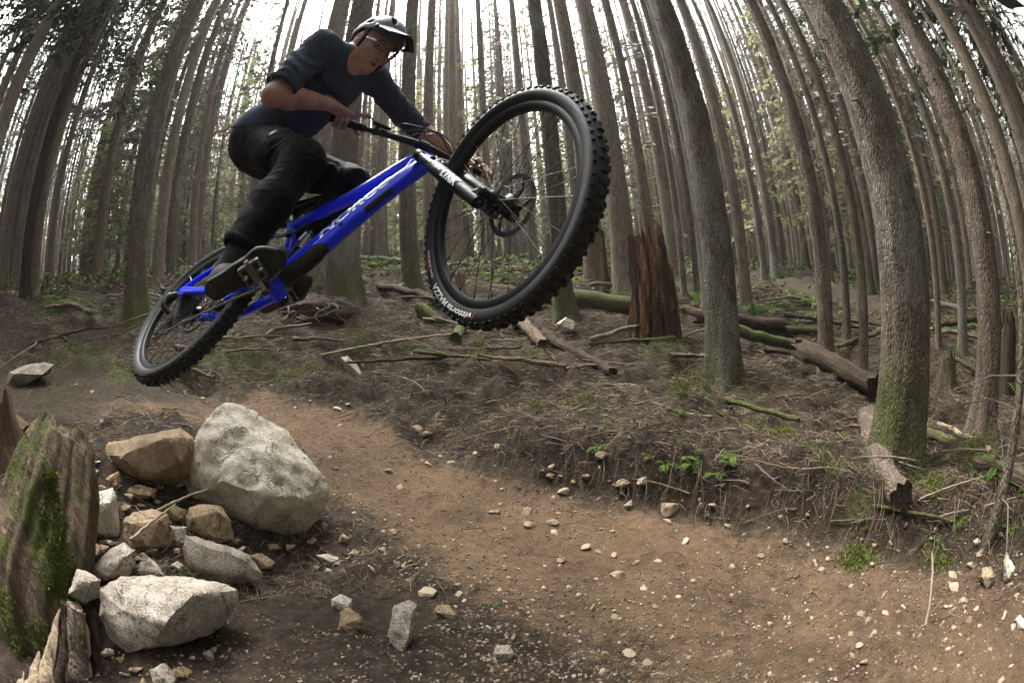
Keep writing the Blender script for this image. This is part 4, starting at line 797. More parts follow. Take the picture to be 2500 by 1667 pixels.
if p is not None:
    if n @ p > 0: n = -n
    q, _ = surf(to, 680, 319); e1 = (q if q is not None else p + ul * .02) - p; e1 -= n * (e1 @ n); e1 /= np.linalg.norm(e1); e2 = np.cross(n, e1)
    lb = G().box(p + n * .002, [e1, e2, n], (.017, .011, .0015)).obj('label_patch', MT['grey'], to, smooth=False)
    g = G(); z = p + n * .0042; g.prism([(-.010, -.002), (-.004, .005), (.0, .002), (.010, .006), (.006, -.001), (.0, -.003)], z, e1, e2, n, .0004); g.obj('label_mark', MT['white'], lb, smooth=False)
# --- socks and shoes
for s, sg in (('R', -1), ('L', 1)):
    c, A, Z = shoe_frame(s, sg)
    L2 = lambda P: (w2b(P) - c) @ A.T / .91
    def outl(q, g=0.):
        m = sg
        a = cone(q, (-.128, 0, 0), (-.03, m * .004, 0), .036 + g, .034 + g); b = cone(q, (-.03, m * .004, 0), (.052, m * .003, 0), .034 + g, .049 + g); e = cone(q, (.052, m * .003, 0), (.098, -m * .006, 0), .049 + g, .034 + g); return smin(smin(a, b, .02), e, .02)
    def solef(P):
        q = L2(P); f = q.copy(); f[:, 2] = 0; d2 = outl(f, .002); zb = .009 + .018 * np.clip((q[:, 0] - .06) / .08, 0, 1) ** 2 + .008 * np.clip((-.10 - q[:, 0]) / .06, 0, 1) ** 2; dz = np.abs(q[:, 2] - zb - .013) - .013; k = .006
        return .91 * (np.minimum(np.maximum(d2 + k, dz + k), 0) + np.linalg.norm(np.maximum(np.stack([d2 + k, dz + k], -1), 0), axis=1) - k)
    def upf(P):
        q = L2(P); E = np.eye(3); d = elld(q, (.052, 0, .040), E, (.088, .044, .034)); d = smin(d, elld(q, (-.03, 0, .052), E, (.085, .038, .046)), .03); d = smin(d, elld(q, (-.118, 0, .058), E, (.046, .036, .055)), .03); d = smin(d, cone(q, (-.105, 0, .06), (-.098, 0, .115), .043, .041), .03); d = np.maximum(d, q[:, 2] - .118 - .12 * (q[:, 0] + .1)); return np.maximum(d, .02 - q[:, 2])
    cw = b2w(c[None])[0]; sh = empty('shoe', parent=person)
    V, Q = nets(upf, cw - .24, cw + .24, .006); obj('shoe_upper', mesh_of('upper', V, Q, True), MT['upper'], sh)
    V, Q = nets(solef, cw - .24, cw + .24, .005); me = mesh_of('sole', V, Q, True); me.materials.append(MT['sole']); me.materials.append(MT['soleside']); obj('shoe_sole', me, None, sh)
    nz = np.empty(len(me.polygons) * 3, np.float32); me.polygons.foreach_get('normal', nz); nz = nz.reshape(-1, 3) @ (RB @ Z); me.polygons.foreach_set('material_index', (nz > -.35).astype(np.int32))
    an = b2w((c + A.T @ np.array([-.098, 0, .10]))[None])[0]; kk = J['kn' + s]; tp = an + (kk - an) / np.linalg.norm(kk - an) * .15
    G().tube([an - (tp - an) * .3, an, (an + tp) / 2, tp], [.040, .0435, .046, .052], 20).obj('sock', MT['sock'], person)
# --- helmet, straps, glasses
helmet = empty('helmet', parent=person)
def helm(P):
    q = (P - HP) @ RH; E = np.eye(3); d = elld(q, (-.012, 0, .040), E, (.132, .100, .112)); d = smin(d, elld(q, (-.075, 0, .015), E, (.062, .082, .060)), .03)
    d = np.maximum(d, -elld(q, (-.008, 0, .030), E, (.112, .086, .098)))
    brim = np.where(q[:, 0] > -.02, .036 - .0 * q[:, 0], .036 + (q[:, 0] + .02) * .85); d = np.maximum(d, brim - q[:, 2])
    for s in (-1, 1):
        d = np.maximum(d, -elld(q, (.055, s * .040, .125), np.array([[.85, s * .12, -.5], [-s * .14, .99, 0], [.5, 0, .86]]), (.036, .014, .035)))
        d = np.maximum(d, -elld(q, (-.045, s * .050, .135), E, (.036, .014, .04))); d = np.maximum(d, -elld(q, (-.02, s * .100, .075), E, (.03, .03, .014))); d = np.maximum(d, -elld(q, (-.10, s * .055, .085), E, (.04, .016, .016)))
    d = np.maximum(d, -elld(q, (.0, 0, .152), E, (.05, .012, .02)))
    return d - .0015 * np.sin(q[:, 1] * 90) * (q[:, 2] > .1)
V, Q = nets(helm, HP - .19, HP + .21, .0042); me = mesh_of('shell', V, Q, True); me.materials.append(MT['helm']); me.materials.append(MT['camo']); me.materials.append(MT['matte']); sho = obj('helmet_shell', me, None, helmet)
ctr = np.empty(len(me.polygons) * 3, np.float32); me.polygons.foreach_get('center', ctr); q = (ctr.reshape(-1, 3) - HP) @ RH; inn = elld(q, (-.008, 0, .030), np.eye(3), (.114, .088, .100)) < .004
mi = np.where(inn, 2, np.where((q[:, 0] < -.005) & (q[:, 2] > .08) & (q[:, 1] < .02), 1, np.where((q[:, 2] < .045) & (q[:, 0] < -.03), 2, 0))); me.polygons.foreach_set('material_index', mi.astype(np.int32))
# visor
Vv = []; nu, nv = 15, 9
for top in (0, 1):
    for i in range(nu):
        u = i / (nu - 1) * 2 - 1
        for j in range(nv):
            w = j / (nv - 1); x0 = .105 - .050 * u * u * 1.0; x1 = .188 - .028 * u * u; wy = .100 - .020 * w; x = x0 + (x1 - x0) * w; z = .094 - .034 * u * u + w * (-.012) + .004 * math.cos(u * 6) * w; Vv.append((x, u * wy, z - (0 if top else .0035)))
Fc = []; o_ = nu * nv
for i in range(nu - 1):
    for j in range(nv - 1): a = i * nv + j; Fc += [(a, a + 1, a + nv + 1, a + nv), (o_ + a, o_ + a + nv, o_ + a + nv + 1, o_ + a + 1)]
bd = [i * nv + nv - 1 for i in range(nu)]
for a, b in zip(bd[:-1], bd[1:]): Fc.append((a, o_ + a, o_ + b, b))
for e in (0, nu - 1):
    for j in range(nv - 1): a = e * nv + j; Fc.append((a, a + 1, o_ + a + 1, o_ + a))
me = mesh_of('visor', hwv(Vv), Fc, True, 40); me.materials.append(MT['helm']); me.materials.append(MT['matte']); obj('visor', me, None, helmet)
for k, p in enumerate(me.polygons): p.material_index = 1 if max(p.vertices) < o_ else 0
for s in (-1, 1):
    G().ell(hw((.062, s * .094, .058)), HA, (.016, .006, .012)).obj('visor_screw', MT['black'], helmet)
    g = G(); g.tube(spline([hw((.040, s * .094, .045)), hw((.034, s * .086, -.01)), hw((.024, s * .079, -.055))], 10), .006, 8); g.tube(spline([hw((-.060, s * .088, .0)), hw((-.040, s * .086, -.035)), hw((.012, s * .080, -.056))], 10), .005, 8); g.tube(spline([hw((.018, s * .081, -.055)), hw((.022, s * .073, -.09)), hw((.036, s * .045, -.124)), hw((.045, 0, -.136))], 14), .0055, 8); g.obj('strap', MT['matte'], helmet)
    g = G(); g.ell(hw((.018, s * .083, -.056)), HA, (.013, .008, .014)); g.obj('strap_divider', MT['matte'], helmet)
gl = empty('glasses', parent=person)
for s in (-1, 1):
    c = np.array([.104, s * .033, -.004]); ol = [(.0, -.026, .013), (.001, 0, .015), (-.004, .023, .013), (-.008, .028, .004), (-.007, .022, -.013), (.0, 0, -.016), (.002, -.020, -.012), (.002, -.027, .0)]
    pts = [hw(c + np.array([p[0], s * p[1], p[2]])) for p in ol]; G().tube(spline(pts + [pts[0]], 40), .0013, 6).obj('glasses_rim', MT['gloss'], gl)
    g = G(); cc = np.mean(pts, 0); g.add([cc] + pts, [(0, i + 1, (i + 1) % 8 + 1) for i in range(8)]); g.obj('lens', MT['glass'], gl)
    G().tube(spline([hw((.096, s * .061, .004)), hw((.075, s * .072, .004)), hw((.02, s * .079, .004)), hw((-.012, s * .080, .0))], 12), .0018, 6, flat=(.6, 2)).obj('temple', MT['alu'] if s < 0 else MT['gloss'], gl)
    ey = G().ell(hw((.0748, s * .032, -.002)), HA, (.0125, .0125, .0125)).obj('eyeball', MT['eye'], person); G().ell(hw((.0845, s * .0325, -.004)), HA, (.0035, .006, .006)).obj('iris', MT['iris'], ey)
    G().tube(spline([hw((.090, s * .014, .017)), hw((.094, s * .030, .022)), hw((.082, s * .052, .016))], 10), [.001, .002, .0028, .003, .003, .003, .0028, .0024, .002, .001], 6, flat=(1, .6)).obj('eyebrow', MT['hair'], person)
G().tube(spline([hw((.108, -.008, .002)), hw((.113, 0, .005)), hw((.108, .008, .002))], 8), .0015, 6).obj('glasses_bridge', MT['gloss'], gl)
G().ell(hw((.088, 0, -.0765)), HA, (.010, .017, .0085)).obj('mouth', MT['mouth'], person)
G().tube(spline([hw((.098, -.020, -.074)), hw((.1055, 0, -.067)), hw((.098, .020, -.074))], 12), [.001, .003, .004, .0045, .0045, .0045, .0045, .0045, .0045, .004, .003, .001], 8).obj('lip', MT['lips'], person)
G().tube(spline([hw((.096, -.020, -.077)), hw((.1005, 0, -.0875)), hw((.096, .020, -.077))], 12), [.001, .003, .0045, .005, .0052, .0052, .0052, .005, .0045, .004, .003, .001], 8).obj('lip', MT['lips'], person)
# ring on the right hand
pth = HRf[2][0]; dv = pth[1] - pth[0]; G().tube(ringp(pth[0] + dv * .55, dv, .0108), .0014, 6).obj('finger_ring', MT['steel'], person)
# ------------------------------------------------------------------ trees
def link_copy(o, parent=None, **kw):
    c = o.copy(); COL.objects.link(c); c.parent = parent; return c
def trunk_mesh(r0, H, sides=14, rings=34, seed=0, amp=.05, flare=.5, lobes=5, bow=.0, taper=.70, tilt=0., rough=0.):
    rs = np.random.default_rng(seed); t = np.linspace(0, 1, rings); z = -.5 + (H + .5) * (t ** 1.9 if rings < 80 else t ** 1.5); a = np.linspace(0, 2 * np.pi, sides, endpoint=False)
    zz = np.maximum(z, -.12); fl = flare * np.exp(-np.maximum(zz, -.1) / (r0 * 1.7)); ph = rs.random() * 6.28
    lob = 1 + (fl[:, None] * .55) * (.5 + .5 * np.cos(lobes * a + ph + .5 * np.sin(2 * a + ph))[None]) ** 1.5
    R = r0 * (1 - taper * np.clip(z / H, 0, 1))[:, None] * (1 + fl[:, None] * .62) * lob
    bx = bow * np.sin(z / H * 3.1 + ph) * 1.; by = bow * .7 * np.cos(z / H * 2.3 + ph * 2) - bow * .7 * math.cos(ph * 2); bx = bx - bow * math.sin(ph)
    X = R * np.cos(a)[None] + bx[:, None]; Y = R * np.sin(a)[None] + by[:, None]; Z = np.repeat(z[:, None], sides, 1); P = np.stack([X, Y, Z], -1)
    n = fbm(P * np.array([1, 1, .35]), 1.1 / r0 * .6, 3, seed % 9); k = amp * r0 * n
    if rough: k = k + rough * (np.abs(fbm(P * np.array([1, 1, .22]), 14., 3, 5)) - .3) + rough * .6 * vnoise(P * np.array([1, 1, .6]), 46., 3)
    dr = np.stack([np.cos(a), np.sin(a), 0 * a], -1)[None]; P = P + dr * k[..., None]
    i = np.arange(rings - 1)[:, None]; j = np.arange(sides)[None]; q = np.stack([i * sides + j, i * sides + (j + 1) % sides, (i + 1) * sides + (j + 1) % sides, (i + 1) * sides + j], -1).reshape(-1, 4)
    return mesh_of('trunk', P.reshape(-1, 3), q, True), (lambda h: (bow * math.sin(h / H * 3.1 + ph) - bow * math.sin(ph), bow * .7 * math.cos(h / H * 2.3 + ph * 2) - bow * .7 * math.cos(ph * 2)))
def twig_strip(g, p0, d, L, r, rs, droop=.3, k=3, seg=3, wob=.12):
    P = [np.asarray(p0, float)]; d = np.asarray(d, float) / np.linalg.norm(d)
    for i in range(seg): d = d + rs.normal(0, wob, 3) + np.array([0, 0, -droop / seg]); d /= np.linalg.norm(d); P.append(P[-1] + d * L / seg)
    g.tube(P, np.linspace(r, r * .25, seg + 1), k, cap=False); return P
def dead_mesh(seed, h0, h1, n, L, r=.16, H=24.):
    rs = np.random.default_rng(seed); g = G()
    for i in range(n):
        h = h0 + (h1 - h0) * (i + rs.random()) / n; a = rs.random() * 6.28; rr = r * (1 - .7 * h / H) * .9; l = L * (.25 + .75 * rs.random()) * (.35 + .65 * (h - h0) / (h1 - h0)); p0 = np.array([math.cos(a) * rr, math.sin(a) * rr, h]); d = np.array([math.cos(a), math.sin(a), -.05 + .5 * rs.random()])
        P = twig_strip(g, p0, d, l, .011 + .004 * rs.random(), rs, .45, 4, 4)
        if l > .45:
            for q in range(int(2 + l * 4)):
                b = P[1 + rs.integers(0, 3)]; twig_strip(g, b, d + rs.normal(0, .7, 3), l * .4 * rs.random() + .08, .004, rs, .5, 3, 2)
    me = g.mesh('dead', False); me.materials.append(MT['dead']); return me
def crown_mesh(seed, h0, H, rad, n_whorl, n_br, sprays, size, mat, thin=1., r=.16, wf=1.):
    rs = np.random.default_rng(seed); V = []; Fc = []; g = G()
    for w in range(n_whorl):
        t = (w + rs.random()) / n_whorl; h = h0 + (H - h0) * t; L0 = rad * (1 - t) ** .7 * (.55 + .6 * rs.random()) + .25
        for b in range(n_br):
            if rs.random() > thin: continue
            a = rs.random() * 6.28; L = L0 * (.6 + .5 * rs.random()); d = np.array([math.cos(a), math.sin(a), .25 - .5 * (1 - t) * rs.random()]); d /= np.linalg.norm(d); p0 = np.array([0, 0, h])
            tip = p0 + d * L + np.array([0, 0, -.28 * L]); midp = (p0 + tip) / 2 + np.array([0, 0, .10 * L]); 
            if L > .5: g.tube([p0, midp, tip], [.016, .009, .003], 3, cap=False)
            m = max(3, int(sprays * L / rad))
            for s in range(m):
                u = .22 + .8 * (s + rs.random()) / m; c = (1 - u) ** 2 * p0 + 2 * u * (1 - u) * midp + u * u * tip; sd = rs.choice((-1, 1)); lat = np.array([-d[1], d[0], 0]) * sd; dirv = d * .55 + lat * (.5 + .5 * rs.random()) + np.array([0, 0, -.25 - .35 * rs.random()]); dirv /= np.linalg.norm(dirv)
                c = c + rs.normal(0, .05, 3); sl = size * (.6 + .8 * rs.random()); wv = np.cross(dirv, [rs.normal(0, .35), rs.normal(0, .35), 1]); wv /= np.linalg.norm(wv) + 1e-9; wv *= sl * (.16 + .12 * rs.random()) * wf; k = len(V)
                V += [c - wv * .3, c + dirv * sl * .45 - wv + np.array([0, 0, .02]), c + dirv * sl, c + dirv * sl * .5 + wv - np.array([0, 0, .03])]; Fc.append((k, k + 1, k + 2, k + 3))
                for e in range(2):
                    k = len(V); c2 = c + dirv * sl * (.25 + .3 * e); d2 = dirv * .5 + (wv / np.linalg.norm(wv)) * (1 if e else -1) * .8 + np.array([0, 0, -.15]); s2 = sl * .5; w2 = np.cross(d2, [0, 0, 1]); w2 = w2 / (np.linalg.norm(w2) + 1e-9) * s2 * .2 * wf
                    V += [c2, c2 + d2 * s2 * .5 - w2, c2 + d2 * s2, c2 + d2 * s2 * .5 + w2]; Fc.append((k, k + 1, k + 2, k + 3))
    nb = sum(len(x) for x in g.V) if g.V else 0; n0 = len(V); 
    if g.V: V += list(np.concatenate(g.V)); Fc += [tuple(i + n0 for i in f) for f in g.F]
    me = mesh_of('crown', V, Fc); me.materials.append(mat); me.materials.append(MT['dead']); mi = np.zeros(len(Fc), np.int32); mi[len(Fc) - len(g.F):] = 1; me.polygons.foreach_set('material_index', mi); return me
DEAD = [dead_mesh(40 + i, 2.2, 13., 34, 1.5) for i in range(3)] ; DEADN = [dead_mesh(50 + i, .7, 9., 75, .30) for i in range(3)]
CR_DARK = [crown_mesh(60 + i, 7.0, 23, 2.6, 22, 5, 34, .22, MT['needle'], .8, wf=.8) for i in range(3)]
CR_SIDE = [crown_mesh(65 + i, 4.6, 22, 2.8, 26, 6, 46, .17, MT['needle'], .85, wf=.8) for i in range(2)]
CR_OLIVE = [crown_mesh(70 + i, 6.0, 22, 1.9, 20, 5, 14, .28, MT['needle2'], .75, wf=.75) for i in range(3)]
CR_HIGH = [crown_mesh(80 + i, 12, 25, 1.9, 14, 4, 12, .28, MT['needle2'], .7, wf=.75) for i in range(2)]
CR_BROWN = [crown_mesh(90 + i, 3.5, 20, 1.6, 28, 5, 13, .30, MT['brownspray'], .75, wf=.35) for i in range(2)]
CR_SPRING = [crown_mesh(95 + i, 1.0, 7.5, 1.7, 16, 6, 20, .17, MT['spring'], .9) for i in range(3)]
taken = []
def plant_tree(p, r, mat, crown, dead, label, group=None, me=None, H=24., lean=(0, 0), name='conifer_tree', rz=None, s=1., cs=1.):
    t = empty(name, (p[0], p[1], p[2])); tag(t, label, 'tree', group); o = obj('trunk', me, mat, t); o.scale = (s,) * 3; rz = random.random() * 6.28 if rz is None else rz; o.rotation_euler = (0, 0, rz)
    if me.materials and me.materials[0] is not mat: o.material_slots[0].link = 'OBJECT'; o.material_slots[0].material = mat
    t.rotation_euler = (lean[1], lean[0], 0)
    if crown is not None: c = obj('crown', crown, None, t); c.rotation_euler = (0, 0, random.random() * 6.28); c.scale = (cs,) * 3
    if dead is not None: c = obj('dead_branches', dead, None, t); c['kind'] = 'stuff'; c.rotation_euler = (0, 0, random.random() * 6.28); q = r / .16; c.scale = (q * .9, q * .9, 1) if q < 1.6 else (1.5, 1.5, 1)
    taken.append((p[0], p[1])); return t
# trees one can pick out: picture point of the foot, trunk width in picture pixels, label
NEAR = [
 ('a1', 334, 786, 53, 'bark_near', 'thick grey flaky trunk with mossy foot beside the bike rear wheel', 0),
 ('e1', 838, 735, 76, 'bark_near', 'broad trunk with mossy roots directly behind the rider', 0),
 ('e1b', 775, 690, 58, 'bark', 'trunk half hidden behind the rider back, left of the broadest trunk', 0),
 ('e2', 1004, 710, 45, 'bark_moss', 'grey trunk with green moss just left of the front wheel', 0),
 ('e2b', 1052, 672, 30, 'bark', 'slimmer trunk touching the right side of the mossy one by the front wheel', 0),
 ('e3', 1378, 770, 47, 'bark_moss', 'trunk with bright mossy foot seen through the front wheel spokes', 0),
 ('e5', 1530, 721, 60, 'bark', 'tall grey trunk between the front wheel and the rotten stump', 0),
 ('e6', 1454, 678, 48, 'bark_red', 'brown trunk behind the right edge of the front tyre', 1),
 ('e7', 1598, 720, 28, 'bark', 'slender trunk rising behind the rotten red stump', 0),
 ('c1', 1766, 931, 78, 'bark_moss', 'flaky trunk with moss near its top and foot, right of the rotten stump', 0),
 ('c2', 1823, 765, 29, 'bark', 'thin grey trunk next to the flaky mossy trunk, on its right', 0),
 ('c2b', 1724, 752, 22, 'bark', 'thin trunk half behind the flaky mossy trunk, on its left', 0),
 ('d2', 2015, 895, 38, 'bark_red', 'smooth red brown trunk standing behind the leaning broken log', 0),
 ('d1', 2187, 1128, 112, 'bark_near', 'thickest rough grey trunk in the right foreground', 0),
 ('d4', 2106, 934, 23, 'bark_moss', 'thin mossy trunk just left of the thickest foreground trunk', 0),
 ('d4b', 2068, 834, 16, 'bark', 'very thin trunk between the red brown trunk and the thin mossy one', 1),
 ('d7', 2263, 819, 21, 'bark', 'first thin trunk to the right of the thickest foreground trunk', 0),
 ('d8', 2290, 849, 15, 'bark_red', 'second and thinner trunk to the right of the thickest foreground trunk', 0),
 ('d5', 2349, 861, 22, 'bark', 'thin trunk just left of the flared trunk at the right', 0),
 ('d3', 2397, 1048, 55, 'bark_red', 'brown trunk with flared mossy foot near the right edge', 0),
 ('d6', 2498, 985, 36, 'bark', 'dark trunk curving up along the right edge of the picture', 1),
 ('a1b', 388, 690, 28, 'bark', 'left of two slim trunks close behind the thick flaky trunk', 0),
 ('a1c', 415, 672, 26, 'bark_moss', 'right of two slim trunks close behind the thick flaky trunk', 0),
 ('a2', 219, 681, 32, 'bark', 'straight brown trunk with dark foot left of the thick flaky trunk', 0),
 ('a3', 275, 630, 24, 'bark', 'slim trunk just right of the straight brown trunk on the left', 0),
 ('a3b', 306, 622, 22, 'bark_red', 'slim brown trunk touching the left edge of the thick flaky trunk', 0),
 ('a4', 117, 652, 25, 'bark', 'trunk standing right of the charred one on the left', 2),
 ('a5', 168, 630, 20, 'bark', 'thin trunk midway between the charred trunk and the straight brown trunk', 2),
 ('a6', 61, 727, 26, 'bark_char', 'trunk with charred red black foot at the left', 2),
 ('a6b', 84, 722, 22, 'bark_red', 'trunk leaning close to the charred one, on its right', 2),
 ('a7', 38, 709, 22, 'bark', 'second trunk from the left edge', 2),
 ('a8', 8, 707, 22, 'bark', 'trunk at the very left edge of the picture', 2),
 ('a9', 541, 607, 30, 'bark', 'trunk above the rear tyre, left of the rider shin', 1),
 ('a10', 592, 590, 25, 'bark_red', 'trunk just left of the rider shin', 1),
 ('a12', 502, 590, 18, 'bark', 'pale thin trunk right of the two slim trunks on the left', 1),
 ('x1', 930, 640, 24, 'bark', 'trunk seen between the top tube and the mossy trunk', 1),
 ('x2', 1115, 640, 22, 'bark', 'dark thin trunk seen through the left half of the front wheel', 1),
 ('x3', 1200, 640, 20, 'bark', 'thin trunk seen behind the front wheel hub', 1),
 ('x4', 1302, 640, 22, 'bark', 'slim trunk left of the one with the bright mossy foot', 1),
 ('x5', 1670, 720, 15, 'bark', 'pale thin trunk right of the rotten stump', 1),
 ('x6', 1702, 722, 16, 'bark', 'second pale thin trunk right of the rotten stump', 1),
 ('y1', -70, 760, 40, 'bark', 'trunk leaning in over the top left corner', 2), ('y2', -40, 700, 26, 'bark_red', 'thinner trunk leaning in over the top left corner', 2),
 ('y3', 2560, 900, 36, 'bark', 'first trunk leaning in over the top right corner', 2), ('y4', 2575, 980, 30, 'bark_red', 'second trunk leaning in over the top right corner', 2), ('y5', 2590, 830, 30, 'bark', 'third trunk leaning in over the top right corner', 2)]
TREE = {}
for i, (k, px, py, w, mt, lab, kind) in enumerate(NEAR):
    p = hit(px, py)
    if p is None: continue
    d = np.linalg.norm(p); r = pxm(px, py - 60, d) * w / 2; r = max(.06, r); big = k in ('d1', 'c1', 'a1', 'e1', 'd3', 'e3', 'e2', 'd2')
    me, ax = trunk_mesh(r, 24, 72 if big else 20, 240 if big else 50, 100 + i, .07, .48 if big else .4, 5, .05, .62, rough=.0075 if big else .0)
    me.materials.append(MT[mt]); q = p.copy(); q[2] -= .02
    cr = [None, random.choice(CR_HIGH), random.choice(CR_SIDE)][kind]
    t = plant_tree(q, r, MT[mt], cr, random.choice(DEADN if d < 8.2 else DEAD), lab, None, me); TREE[k] = (t, p, r)
TV = [trunk_mesh(.15, 24, 12, 26, 200 + i, .06, .4, 5, .10, .72)[0] for i in range(6)]
for m_ in TV: m_.materials.append(MT['bark'])
rs = np.random.default_rng(77); cnt = 0; tries = 0
while cnt < 285 and tries < 9000:
    tries += 1; az = math.radians(rs.uniform(-84, 84)); rr = math.sqrt(rs.uniform(9.5 ** 2, 46 ** 2)) if rs.random() < .6 else rs.uniform(9.5, 26); x, y = math.sin(az) * rr, math.cos(az) * rr
    if any((x - a) ** 2 + (y - b) ** 2 < (1.05 + rr * .018) ** 2 for a, b in taken): continue
    z = float(gz(np.array([x]), np.array([y]))[0]); s = rs.uniform(.55, 1.15); deg = math.degrees(az); side = abs(deg) > 42; u = rs.random()
    if side: cr = rs.choice(3); crown = CR_DARK[cr] if u < .34 else (CR_OLIVE[cr] if u < .55 else CR_BROWN[rs.choice(2)] if u < .85 else None)
    else: crown = (CR_BROWN[rs.choice(2)] if u < .35 else None) if rr < 16 else (CR_OLIVE[rs.choice(3)] if u < .30 else CR_BROWN[rs.choice(2)] if u < .75 else CR_HIGH[rs.choice(2)] if u < .85 else None)
    mt = MT['bark'] if rs.random() < .6 else (MT['bark_red'] if rs.random() < .6 else MT['bark_moss'])
    far = rr > 20
    zn = 'at the far left' if deg < -48 else 'on the left, between the thick flaky trunk and the rider' if deg < -24 else 'behind the rider and frame' if deg < -8 else 'seen behind the front wheel' if deg < 14 else 'behind the rotten stump' if deg < 30 else 'between the flaky mossy trunk and the thickest trunk' if deg < 50 else 'at the far right'
    lab = ('slender far conifer ' if far else 'slim middle distance conifer ') + zn
    plant_tree((x, y, z - .05), .15 * s, mt, crown, DEAD[rs.choice(3)] if rs.random() < .8 else None, lab, ('far conifers ' if far else 'middle distance conifers ') + zn, TV[rs.choice(6)], s=s, cs=rs.uniform(.8, 1.1), lean=(rs.normal(0, .012), rs.normal(0, .012))); cnt += 1
SV = trunk_mesh(.04, 7, 8, 10, 300, .05, .3, 5, .05, .8)[0]; SV.materials.append(MT['bark'])
for i in range(95):
    az = math.radians(rs.uniform(-62, 66)); rr = rs.uniform(14, 44); x, y = math.sin(az) * rr, math.cos(az) * rr; z = float(gz(np.array([x]), np.array([y]))[0])
    plant_tree((x, y, z - .05), .1, MT['bark'], CR_SPRING[i % 3], None, 'leafy pale green young tree ' + ('on the left part of the slope' if az < -.4 else 'up the slope behind the bike' if az < .25 else 'on the right part of the slope'), 'young leafy trees ' + ('left' if az < -.4 else 'behind the bike' if az < .25 else 'right'), SV, name='young_tree', s=1., cs=rs.uniform(.8, 1.9))
# the wood goes on behind: one mass of foliage on the far hillside
def far_wood():
    rs = np.random.default_rng(9)
    n = 90000; az = np.radians(rs.uniform(-88, 88, n)); rr = rs.uniform(44, 76, n); x = np.sin(az) * rr; y = np.cos(az) * rr; hh = 17.0 + 7. * vnoise(np.stack([x, y, 0 * x], -1), .09, 3) + 5 * vnoise(np.stack([x, y, 0 * x], -1), .3, 6); z = gz0(x, y) + rs.random(n) ** 1.2 * hh; s = rs.uniform(.15, .6, n) * np.where(z - gz0(x, y) < 7, 1.25, 1)
    d = rs.normal(0, 1, (n, 3)) * np.array([1, 1, .5]); d /= np.linalg.norm(d, axis=1)[:, None]; e = np.cross(d, rs.normal(0, 1, (n, 3))); e /= np.linalg.norm(e, axis=1)[:, None]; c = np.stack([x, y, z], 1)
    P = np.stack([c - d * s[:, None], c - e * s[:, None] * .3, c + d * s[:, None], c + e * s[:, None] * .3], 1).reshape(-1, 3); Q = np.arange(4 * n).reshape(-1, 4)
    me = mesh_of('far_wood', P, Q); me.materials.append(MT['spring']); me.materials.append(MT['needle2']); me.materials.append(MT['brownspray'])
    k = vnoise(c, .12, 7) + rs.normal(0, .3, n); me.polygons.foreach_set('material_index', np.where(k > .35, 1, np.where(k < -.12, 2, 0)).astype(np.int32)); tag(obj('far_wood', me), 'pale green mass of far woodland high up the slope', 'foliage', kind='stuff')
    n = 2000; az = np.radians(rs.uniform(-88, 88, n)); rr = np.sqrt(rs.uniform(20 ** 2, 74 ** 2, n)); x = np.sin(az) * rr; y = np.cos(az) * rr; z = gz0(x, y); g = G()
    for i in range(n):
        r = rs.uniform(.05, .14); H = rs.uniform(16, 24); lx, ly = rs.normal(0, .012, 2) * H; g.tube([(x[i], y[i], z[i] - .3), (x[i] + lx * .5, y[i] + ly * .5, z[i] + H * .5), (x[i] + lx, y[i] + ly, z[i] + H)], [r, r * .75, r * .3], 6, cap=False)
    tag(g.obj('far_stand', MT['bark']), 'dense stand of thin far trunks up the slope', 'trees', kind='stuff')
far_wood()
# unseen rest of the wood behind the viewpoint, added to cut frontal sky light
def wood_behind():
    rs = np.random.default_rng(19); g = G(); n = 130; az = np.radians(rs.uniform(98, 262, n)); rr = np.sqrt(rs.uniform(3.2 ** 2, 34 ** 2, n)); x = np.sin(az) * rr; y = np.cos(az) * rr; z = gz0(x, y)
    for i in range(n): r = rs.uniform(.12, .22); H = rs.uniform(20, 25); g.tube([(x[i], y[i], z[i] - .3), (x[i], y[i], z[i] + H * .5), (x[i], y[i], z[i] + H)], [r, r * .7, r * .3], 8, cap=False)
    tag(g.obj('stand_behind', MT['bark']), 'unseen trunks of the wood behind the viewpoint', 'trees', kind='stuff')
    m = 34000; k = rs.integers(0, n, m); t = rs.random(m) ** .8; h = 3.5 + 19 * t; rad = (2.6 * (1 - t) ** .6 + .3) * rs.random(m) ** .5; a = rs.random(m) * 6.28; c = np.stack([x[k] + np.cos(a) * rad, y[k] + np.sin(a) * rad, z[k] + h - rad * .25], 1)
    m2 = 16000; a2 = np.radians(rs.uniform(92, 268, m2)); r2 = rs.uniform(28, 50, m2); x2, y2 = np.sin(a2) * r2, np.cos(a2) * r2; c = np.concatenate([c, np.stack([x2, y2, gz0(x2, y2) + rs.random(m2) * 20], 1)]); m += m2; s = rs.uniform(.2, .55, m); s[-m2:] *= 2.2
    d = rs.normal(0, 1, (m, 3)) * np.array([1, 1, .5]); d /= np.linalg.norm(d, axis=1)[:, None]; e = np.cross(d, rs.normal(0, 1, (m, 3))); e /= np.linalg.norm(e, axis=1)[:, None]; P = np.stack([c - d * s[:, None], c - e * s[:, None] * .35, c + d * s[:, None], c + e * s[:, None] * .35], 1).reshape(-1, 3)
    tag(obj('foliage_behind', mesh_of('foliage_behind', P, np.arange(4 * m).reshape(-1, 4)), MT['needle']), 'unseen dark foliage of the wood behind the viewpoint', 'foliage', kind='stuff')
wood_behind()
